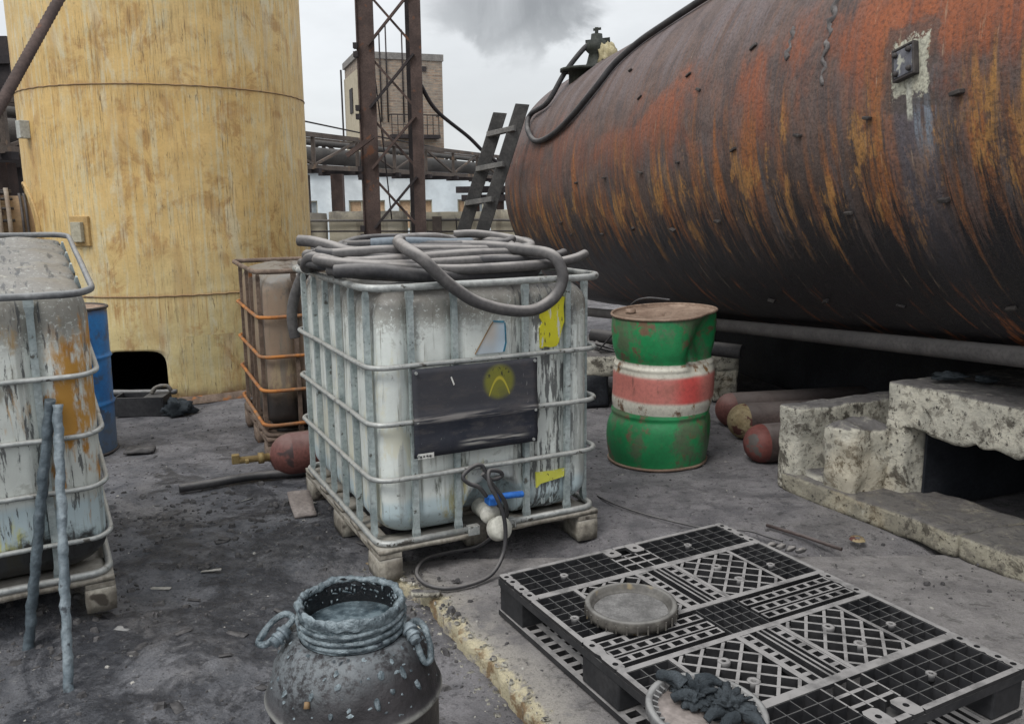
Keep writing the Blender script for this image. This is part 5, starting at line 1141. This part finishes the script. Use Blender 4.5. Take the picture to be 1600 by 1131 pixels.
            for du in (-.06, .06): m = MB(); m.lathe([(.008, T-.03), (.008, T+.0008), (.019, T+.0008), (.019, T-.03)], 16, c=(um+du, -(wm), 0)); O('boss', m, 'blackpl', lp)
    # middle band
    for w0, w1 in ((.035, .42), (.60, Wd-.035)):
        for u0 in (U2+.022, U2+.075, U3-.06):
            g = MB(); b(g, u0, u0+.006, w0, w1, .11, T-.002); b(g, u0+.030, u0+.036, w0, w1, .11, T-.002); n = 8
            if True:
                for k in range(n+1): w = w0+(w1-w0)*k/n; b(g, u0+.006, u0+.030, max(w0, w-.008), min(w1, w+.008), .125, T-.0025)
            O('slotted_rail', g, 'blackpl', t)
    grid(U2, U3, .435, .585, 4, 4, boss=False)
    # legs
    lu = [(0, .17), (U2-.01, U3+.01), (L-.17, L)]; lw = [(0, .14), (.43, .59), (Wd-.14, Wd)]
    for u0, u1 in lu:
        for w0, w1 in lw:
            m = MB(); s_ = .005; b(m, u0+s_, u1-s_, w0+s_, w1-s_, .021, .111); 
            k = u0+.02
            if w1 > .9 or w0 < .1:
                yy = w1 if w1 > .9 else w0
                for z in (.04, .06, .08, .10): b(m, u0+.001, u0+s_, w0+s_, w1-s_, z, z+.006) if u0 == 0 else None
            O('leg', m, 'blackpl_dark', t, bevel=.006)
    # bottom deck
    for w0, w1 in ((.0, .14), (.43, .59), (Wd-.14, Wd)):
        m = MB(); b(m, .0, L, w0, w0+.02, 0, .02); b(m, .0, L, w1-.02, w1, 0, .02); n = 26
        for k in range(n+1): u = (L-.02)*k/n; b(m, u, u+.02, w0+.0205, w1-.0205, .001, .019)
        wm = (w0+w1)/2; b(m, .021, L-.021, wm-.012, wm+.012, .0005, .0195); O('bottom_skid', m, 'blackpl', t)
    for u0, u1 in ((0, .13), (U2, U3), (L-.13, L)):
        for w0, w1 in ((.1405, .4295), (.5905, Wd-.1405)):
            m = MB()
            b(m, u0, u0+.02, w0, w1, .0, .02); b(m, u1-.02, u1, w0, w1, .0, .02); n = 9
            for k in range(n): w = w0+(w1-w0-.018)*k/(n-1); b(m, u0+.0205, u1-.0205, w, w+.018, .001, .019)
            O('bottom_crosspiece', m, 'blackpl', t)
plastic_pallet()

# lids on the pallet
def ring_lid(label, c, r, mat, fill, h=.035, rot=(0, 0, 0), teeth=0):
    t = thing('drum_lid', label, 'lid', c, rot=rot)
    m = MB(); m.lathe([(r*.80, .008), (r*.82, h*.45), (r*.88, h*.55), (r*.89, h*.95), (r*.95, h), (r, h*.92), (r*1.0, h*.35), (r*.96, .0), (r*.80, .0)], 64, fn=lambda p, a: p*(1+.006*noise.noise(p*14))); rg = O('ring', m, mat, t)
    m = MB(); m.lathe([(.0005, .012), (r*.5, .013), (r*.81, .014)], 48, fn=lambda p, a: p+Vector((0, 0, .004*noise.noise(p*22)))); O('dish', m, fill, t)
    if teeth:
        for k in range(teeth): a = 2*PI*k/teeth; m = MB(); m.bar((r*.80*math.cos(a), r*.80*math.sin(a), .020), (r*.90*math.cos(a), r*.90*math.sin(a), .024), .006, .014); O('rib', m, mat, t)
    else:
        for k in range(28): a = 2*PI*k/28; m = MB(); m.bar((r*1.002*math.cos(a), r*1.002*math.sin(a), .002), (r*1.002*math.cos(a), r*1.002*math.sin(a), h*.7), .004, .005); O('rib', m, mat, t)
    return t
ring_lid('round grimy lid full of grey dust lying on the black pallet', (.372, 2.575, .163), .146, 'lid', 'dustfill', .042)
ring_lid('round grey toothed lid lying on the near left corner of the black pallet', (.470, 1.945, .200), .150, 'lidgrey', 'board', .035, rot=(R(3), R(4), 0), teeth=36)
# gloves on the near lid
g1 = thing('wet_gloves', 'dark wet crumpled cloth gloves lying in the toothed lid', 'gloves', (.470, 1.945, .218))
def cloth_blob(c, d, rz, seed):
    lumpy('glove_palm', c, d, 'cloth', parent=g1, seed=seed, amp=.55, fr=5, n=64, rz=rz)
cloth_blob((-.02, .045, .025), (.062, .046, .040), -.6, 1); cloth_blob((.055, .0, .022), (.062, .058, .036), .3, 2)
for k, (a, b_) in enumerate((((-.05, .075, .03), (-.10, .115, .035)), ((-.045, .05, .045), (-.085, .085, .052)), ((-.02, .02, .03), (-.075, .035, .018)), ((.03, -.03, .02), (-.01, -.05, .012)), ((.06, -.05, .02), (.02, -.085, .012)), ((.09, -.04, .015), (.12, -.08, .01)), ((-.01, .07, .045), (.05, .06, .04)))):
    mid = ((a[0]+b_[0])/2, (a[1]+b_[1])/2, (a[2]+b_[2])/2+.010); m = MB(); m.tube(cr([a, mid, b_], 8), .014, 10, rfun=lambda u: .017*(1-.35*u), wob=.35); O('glove_finger', m, 'cloth', g1)

# ================================================================ MILK CHURN
def churn():
    t = thing('metal_churn', 'open metal churn of dark liquid with a tar crusted neck in the foreground', 'churn', (-.362, 1.79, -.005), R(0))
    m = MB(); r = .188
    prof = [(r-.01, -.06), (r, -.05), (r, .385), (r+.006, .390), (r+.009, .397), (r+.006, .404), (r-.002, .410)]
    for k in range(1, 13):
        a = k/12; prof.append((r-.002-(r-.118)*a**1.25*1.0, .410+.125*math.sin(a*PI/2)**.95))
    def fn(p, a):
        k = 1 if p.z > .41 and p.z < .55 else .2
        return p*(1)+Vector((math.cos(a), math.sin(a), .6))*k*(.004*noise.noise(p*24)+.004*abs(noise.noise(p*60)))
    m.lathe(prof, 120, fn=fn); O('body', m, 'can', t)
    # neck outside with threads + crusted rim + inner wall
    m = MB(); nr = .112
    m.lathe([(nr+.002, .535), (nr+.001, .55), (nr+.001, .60)], 80); nk = O('neck', m, 'tarred', t)
    for k, z in enumerate((.548, .562, .577)):
        w = MB(); w.tube([((nr+.003+.002*math.sin(i*.1+k))*math.cos(2*PI*i/90), (nr+.003+.002*math.sin(i*.1+k))*math.sin(2*PI*i/90), z+.002*math.sin(2*PI*i/90*1+k)) for i in range(90)], .0055, 8, closed=True, wob=.35); O('thread', w, 'tarred', nk)
    def rimf(p, a): return p+Vector((math.cos(a), math.sin(a), 0))*(.006*noise.noise(p*30)+.004*noise.noise(p*80))+Vector((0, 0, .006*noise.noise(p*26+Vector((5, 0, 0)))+.004*noise.noise(p*70)))
    w = MB(); w.lathe([(nr+.004, .590), (nr+.007, .600), (nr+.005, .609), (nr+.001, .612), (nr-.004, .609), (nr-.010, .604), (nr-.006, .598)], 140, fn=rimf); O('crusted_rim', w, 'tarred', nk)
    w = MB(); w.lathe([(nr-.005, .604), (nr-.009, .585), (nr-.009, .54), (nr-.004, .50), (nr+.02, .46)], 90, fn=lambda p, a: p*(1+.02*noise.noise(p*40))); O('inner_wall', w, 'black', nk)
    # drips inside
    for i in range(46):
        rr = random.Random(i); a = rr.uniform(-.2, PI+.2); z = rr.uniform(.562, .600); w = MB(); q = nr-.011; ln = rr.uniform(.002, .012)
        if rr.random() < .5: w.tube([(q*math.cos(a+k*.03), q*math.sin(a+k*.03), z+.001*k) for k in range(rr.randint(2, 5))], rr.uniform(.0015, .003), 6)
        else: w.tube([(q*math.cos(a), q*math.sin(a), z), (q*math.cos(a), q*math.sin(a), z-ln)], rr.uniform(.0012, .0028), 6)
        O('drip', w, 'tarred', nk)
    w = MB(); w.lathe([(.0005, .553), (.05, .553), (nr-.006, .553)], 60); O('liquid', w, 'liquid', t)
    # handles
    def handle(P, pv, label=None):
        o0 = Vector(pv[0]); P = [o0+(Vector(p)-o0)*.80 for p in P]; pv = (pv[0], tuple(o0+(Vector(pv[1])-o0)*.85))
        h = MB(); h.tube(cr(P, 8, True), .0072, 10, closed=True, wob=.35); ho = O('handle', h, 'tarred', t)
        w = MB(); a, b_ = Vector(pv[0]), Vector(pv[1]); w.tube([a, b_], .012, 12, wob=.25); w.tube([a+(b_-a)*.25, a+(b_-a)*.4], .017, 12); w.tube([a+(b_-a)*.6, a+(b_-a)*.75], .016, 12); O('hinge', w, 'tarstick', ho)
    handle([(-.128, .01, .565), (-.150, .02, .572), (-.180, .005, .562), (-.205, -.02, .535), (-.215, -.035, .515), (-.19, -.05, .520), (-.160, -.04, .540), (-.138, -.02, .555)], ((-.135, -.03, .555), (-.165, -.065, .530)))
    handle([(.135, .012, .545), (.155, .015, .545), (.175, .0, .525), (.188, -.025, .492), (.190, -.045, .468), (.176, -.058, .465), (.158, -.045, .492), (.145, -.02, .525)], ((.125, -.02, .555), (.155, -.06, .530)))
    for sx, y in ((-1, 0), (1, 0)):
        w = MB(); w.box((sx*.128, -.005, .530), (.03, .05, .03)); O('lug', w, 'can', t, bevel=.006)
    # dried splashes: lift-off flakes on the shoulder
    w = MB(); rg = random.Random(5)
    for i in range(190):
        a = rg.uniform(0, 2*PI); q = rg.random(); rr_ = .128+(.186-.128)*q; kk = (r-.002-rr_)/(r-.118); kk = max(kk, 0)**(1/1.25); z = .410+.125*math.sin(kk*PI/2)**.95
        sz = rg.choice((.002, .003, .004, .005, .0085 if q < .9 else .004)); c = Vector((rr_*math.cos(a), rr_*math.sin(a), z)); nrm = Vector((math.cos(a)*.5, math.sin(a)*.5, .85)).normalized(); ta = nrm.orthogonal().normalized(); tb_ = nrm.cross(ta); n = 7; vs = []
        ax_, ay_ = rg.uniform(.6, 1.6), rg.uniform(.5, 1.1)
        for k in range(n): th = 2*PI*k/n; s_ = sz*rg.uniform(.7, 1.2); vs.append(c+ta*math.cos(th)*s_*ax_+tb_*math.sin(th)*s_*ay_)
        vs.append(c+nrm*sz*.55); w.add(vs, [(k, (k+1) % n, n) for k in range(n)], True)
    tag(O('splashes', w, 'tarred', t), kind='stuff')
    for i, (a, zz, ln, wd) in enumerate(((-64, .455, .035, .008), (-52, .47, .022, .007), (-40, .49, .028, .008), (-110, .475, .03, .006), (-75, .50, .012, .008), (-58, .50, .018, .009), (-30, .455, .03, .007), (-95, .44, .02, .006))):
        a = R(a); kk = math.asin(min(1, ((zz-.41)/.125)**(1/.95)))/(PI/2); q = r-.002-(r-.118)*kk**1.25; c = Vector((q*math.cos(a), q*math.sin(a), zz)); dn = Vector((math.cos(a)*.72, math.sin(a)*.72, -.7)).normalized()
        w = MB(); w.tube([c-dn*ln/2, c-dn*ln*.2, c+dn*ln*.2, c+dn*ln/2], wd, 8, rfun=lambda u: wd*(.35+.65*math.sin(PI*min(1, .15+u*.8))), wob=.4); w.v = [tuple(c+(Vector(v)-c)-Vector((math.cos(a), math.sin(a), .7)).normalized()*((Vector(v)-c).dot(Vector((math.cos(a), math.sin(a), .7)).normalized())*.55)) for v in w.v]; O('tar_flake', w, 'tarred', t)
    w = MB(); a = R(-112); c = Vector((.178*math.cos(a), .178*math.sin(a), .462)); w.tube([c, c+Vector((.0, -.006, -.012))], .006, 6, wob=.5); O('rust_fleck', w, MT['nozz'], t)
churn()

# ================================================================ LEFT DETAILS
def stick(name, label, a, b_, w, mat):
    m = MB(); a, b_ = Vector(a), Vector(b_); n = 70; P = [a+(b_-a)*i/n+noise.noise_vector(Vector((i*.35, w*90, 0)))*.003 for i in range(n+1)]; m.tube(P, w, 8, wob=.35); 
    return tag(O(name, m, mat), label, 'stick')
c46, s46 = math.cos(.46), math.sin(.46); LO = (-1.41-.896, 3.05-.445)
def lw(u, v, z): return (LO[0]+u*c46-v*s46, LO[1]+u*s46+v*c46, z)
stick('wooden_stick', 'pale grey tar coated stick leaning nearer on the left container tank', (-1.367, 2.424, -.03), (-1.456, 2.707, .835), .0155, 'tarstick')
stick('wooden_stick', 'darker tar coated stick leaning behind the pale one on the left container tank', (-1.64, 2.688, -.03), (-1.478, 2.708, .85), .017, 'tarstick_dark')

# cut canister and rag by the tank opening
def canister():
    t = thing('cut_canister', 'black cut open plastic canister lying by the opening of the yellow tank', 'canister', (-2.60, 5.98, 0), R(4))
    m = MB(); m.b2(-.17, .15, -.085, .095, .003, .012)
    for (x0, x1, y0, y1) in ((-.17, .15, -.095, -.085), (-.17, .15, .085, .095), (-.18, -.17, -.095, .095), (.15, .16, -.095, .095)): m.b2(x0, x1, y0, y1, .0, .135)
    m.b2(.02, .15, -.083, .083, .128, .134); O('body', m, 'blackpl_dark', t, bevel=.012)
    m = MB(); m.tube(cr([(.05, 0, .14), (.08, .02, .18), (.15, .03, .19), (.18, .03, .15)], 6), .014, 8, wob=.4); O('handle', m, 'lid', t)
canister()
lumpy('crumpled_rag', (-2.36, 5.93, .045), (.13, .09, .075), 'cloth', 'dark crumpled rag lying against the black cut canister', 'rag', seed=15, amp=.5)
m = MB(); m.rough((.55, .05, .035), .04, .003, .008, 6, 2, Matrix.Translation((-2.98, 6.12, .10))); tag(O('grey_plank', m, 'lidgrey'), 'grey plank lying across the tank opening behind the canister', 'plank')
m = MB(); m.rough((.17, .11, .022), .03, .004, .008, 9, 5, Matrix.Translation((-2.30, 4.93, .004)) @ Matrix.Rotation(.2, 4, 'Z')); tag(O('flat_slab', m, 'stonegrey'), 'flat dark slab beside the foot of the blue drum', 'slab')
m = MB(); m.rough((.11, .20, .016), .03, .004, .006, 9, 6, Matrix.Translation((-1.03, 3.86, .0)) @ Matrix.Rotation(.4, 4, 'Z') @ Matrix.Rotation(.35, 4, 'X')); tag(O('loose_board', m, 'board'), 'pale broken board propped at the left side of the middle pallet', 'board')
m = MB(); m.rough((.115, .035, .028), .02, .006, .010, 12, 7, Matrix.Translation((-.39, 3.02, .006)) @ Matrix.Rotation(-.12, 4, 'Z')); tag(O('concrete_chunk', m, 'concrete'), 'small pale chunk on the slab below the looping drain hose', 'rubble')
m = MB(); m.tube([(1.142, 3.708, .012), (1.26, 3.575, .013), (1.375, 3.428, .012)], .008, 8); tag(O('metal_rod', m, 'cyl'), 'thin grey rod lying between the black pallet and the kerb', 'rod')
hose('thin_wire', [(.42, 4.12, .012), (.5, 3.98, .014), (.62, 3.86, .010), (.75, 3.74, .014), (.88, 3.66, .014), (1.02, 3.60, .03), (1.10, 3.55, .02), (1.15, 3.5, .02)], .004, 'rubber_dark', 'thin dark wire lying on the ground behind the black pallet', world=True)
for i in range(4): lumpy('rope_scrap', (1.09+.035*i, 3.46-.02*i, .02), (.035, .014, .014), 'rubber', 'scraps of grey rope lying at the back corner of the black pallet', 'rope', seed=20+i, rz=.6, group='rope scraps by the black pallet', n=12)
t_ = thing('coil_of_wire', 'small rusty coil of wire on the ground near the middle pallet', 'wire', (.355, 3.36, .012))
for k in range(3): m = MB(); m.tube([((.035-.005*k)*math.cos(2*PI*i/20), (.030-.004*k)*math.sin(2*PI*i/20), .004+.005*k) for i in range(20)], .0035, 6, closed=True); O('wire_turn', m, 'rustcage', t_)
m = MB(); m.lathe([(.012, .008), (.028, .008), (.034, .0)], 20, fn=lambda p, a: p*(1+.15*noise.noise(p*50))); tag(O('rusty_washer', m, 'cylyel', loc=(1.49, 3.55, .004)), 'rusty yellowish ring lying near the kerb', 'washer')

# ---------------------------------------------------------------- scattered grit
def scatter(name, n, reg, smin, smax, mat, seed, flat=.5, fn=None):
    rg = random.Random(seed); m = MB()
    k = 0
    while k < n:
        x, y = rg.uniform(reg[0], reg[1]), rg.uniform(reg[2], reg[3])
        if fn and not fn(x, y, rg): continue
        k += 1; s_ = smin+(smax-smin)*rg.random()**3; z = gh(x, y); ex = edge_x(y) if y < 3.42 else 99
        if x > ex and y < 3.3: z = .006
        ph = rg.uniform(0, 6.3); ux, uy = math.cos(ph), math.sin(ph); vs = []; a_, b_ = s_*rg.uniform(.7, 1.5), s_*rg.uniform(.5, 1.); h = s_*flat*rg.uniform(.6, 1.3)
        for i in range(5):
            th = 2*PI*i/5+rg.uniform(-.3, .3); px, py = a_*math.cos(th), b_*math.sin(th); vs.append((x+px*ux-py*uy, y+px*uy+py*ux, z-.002)); 
        for i in range(5):
            th = 2*PI*i/5+rg.uniform(-.3, .3); px, py = .65*a_*math.cos(th), .65*b_*math.sin(th); vs.append((x+px*ux-py*uy, y+px*uy+py*ux, z+h*rg.uniform(.7, 1.1)))
        m.add(vs, [(i, (i+1) % 5, 5+(i+1) % 5, 5+i) for i in range(5)]+[(5, 6, 7, 8, 9)])
    return tag(O(name, m, mat), kind='stuff')
dens = lambda x, y, rg: (noise.noise(Vector((x*1.7, y*1.7, 9)))*.8+.42)*(1 if x < -.2 else .35) > rg.random()*.9
scatter('cinder_grit', 4200, (-2.6, 1.9, 1.6, 6.2), .0015, .010, 'stonegrey', 1, .6, dens)
scatter('coarse_cinders', 900, (-2.3, -.2, 1.6, 4.4), .006, .026, 'stonegrey', 4, .6, dens)
scatter('pale_chips', 420, (-2.4, 1.9, 1.7, 6.2), .0025, .010, 'stone', 2, .35)
scatter('edge_crumbs', 420, (-.7, .45, 1.6, 3.4), .003, .014, 'concrete', 3, .6, lambda x, y, rg: abs(x-edge_x(y)+.02) < .06*rg.random()**.5*1.6)
scatter('kerb_crumbs', 110, (1.1, 2.2, 2.8, 4.6), .003, .018, 'stonegrey', 5, .5)
rg = random.Random(11)
for i in range(34):     # single splinters and flakes you can pick out
    x, y = rg.uniform(-2.0, -.55), rg.uniform(1.9, 4.2)
    L_ = rg.uniform(.03, .09); m = MB(); m.rough((L_, rg.uniform(.012, .035), .006), .012, .004, .003, 18, i, Matrix.Translation((x, y, gh(x, y)+.002)) @ Matrix.Rotation(rg.uniform(0, 6), 4, 'Z') @ Matrix.Rotation(rg.uniform(-.15, .15), 4, 'Y'))
    tag(O('grey_splinter', m, rg.choice(('stonegrey', 'stone', 'lidgrey', 'stonegrey')) ), 'flat grey splinter, one of many scattered on the dark ground left of the slab', 'splinter', 'splinters scattered on the dark ground')
bpy.context.view_layer.update()
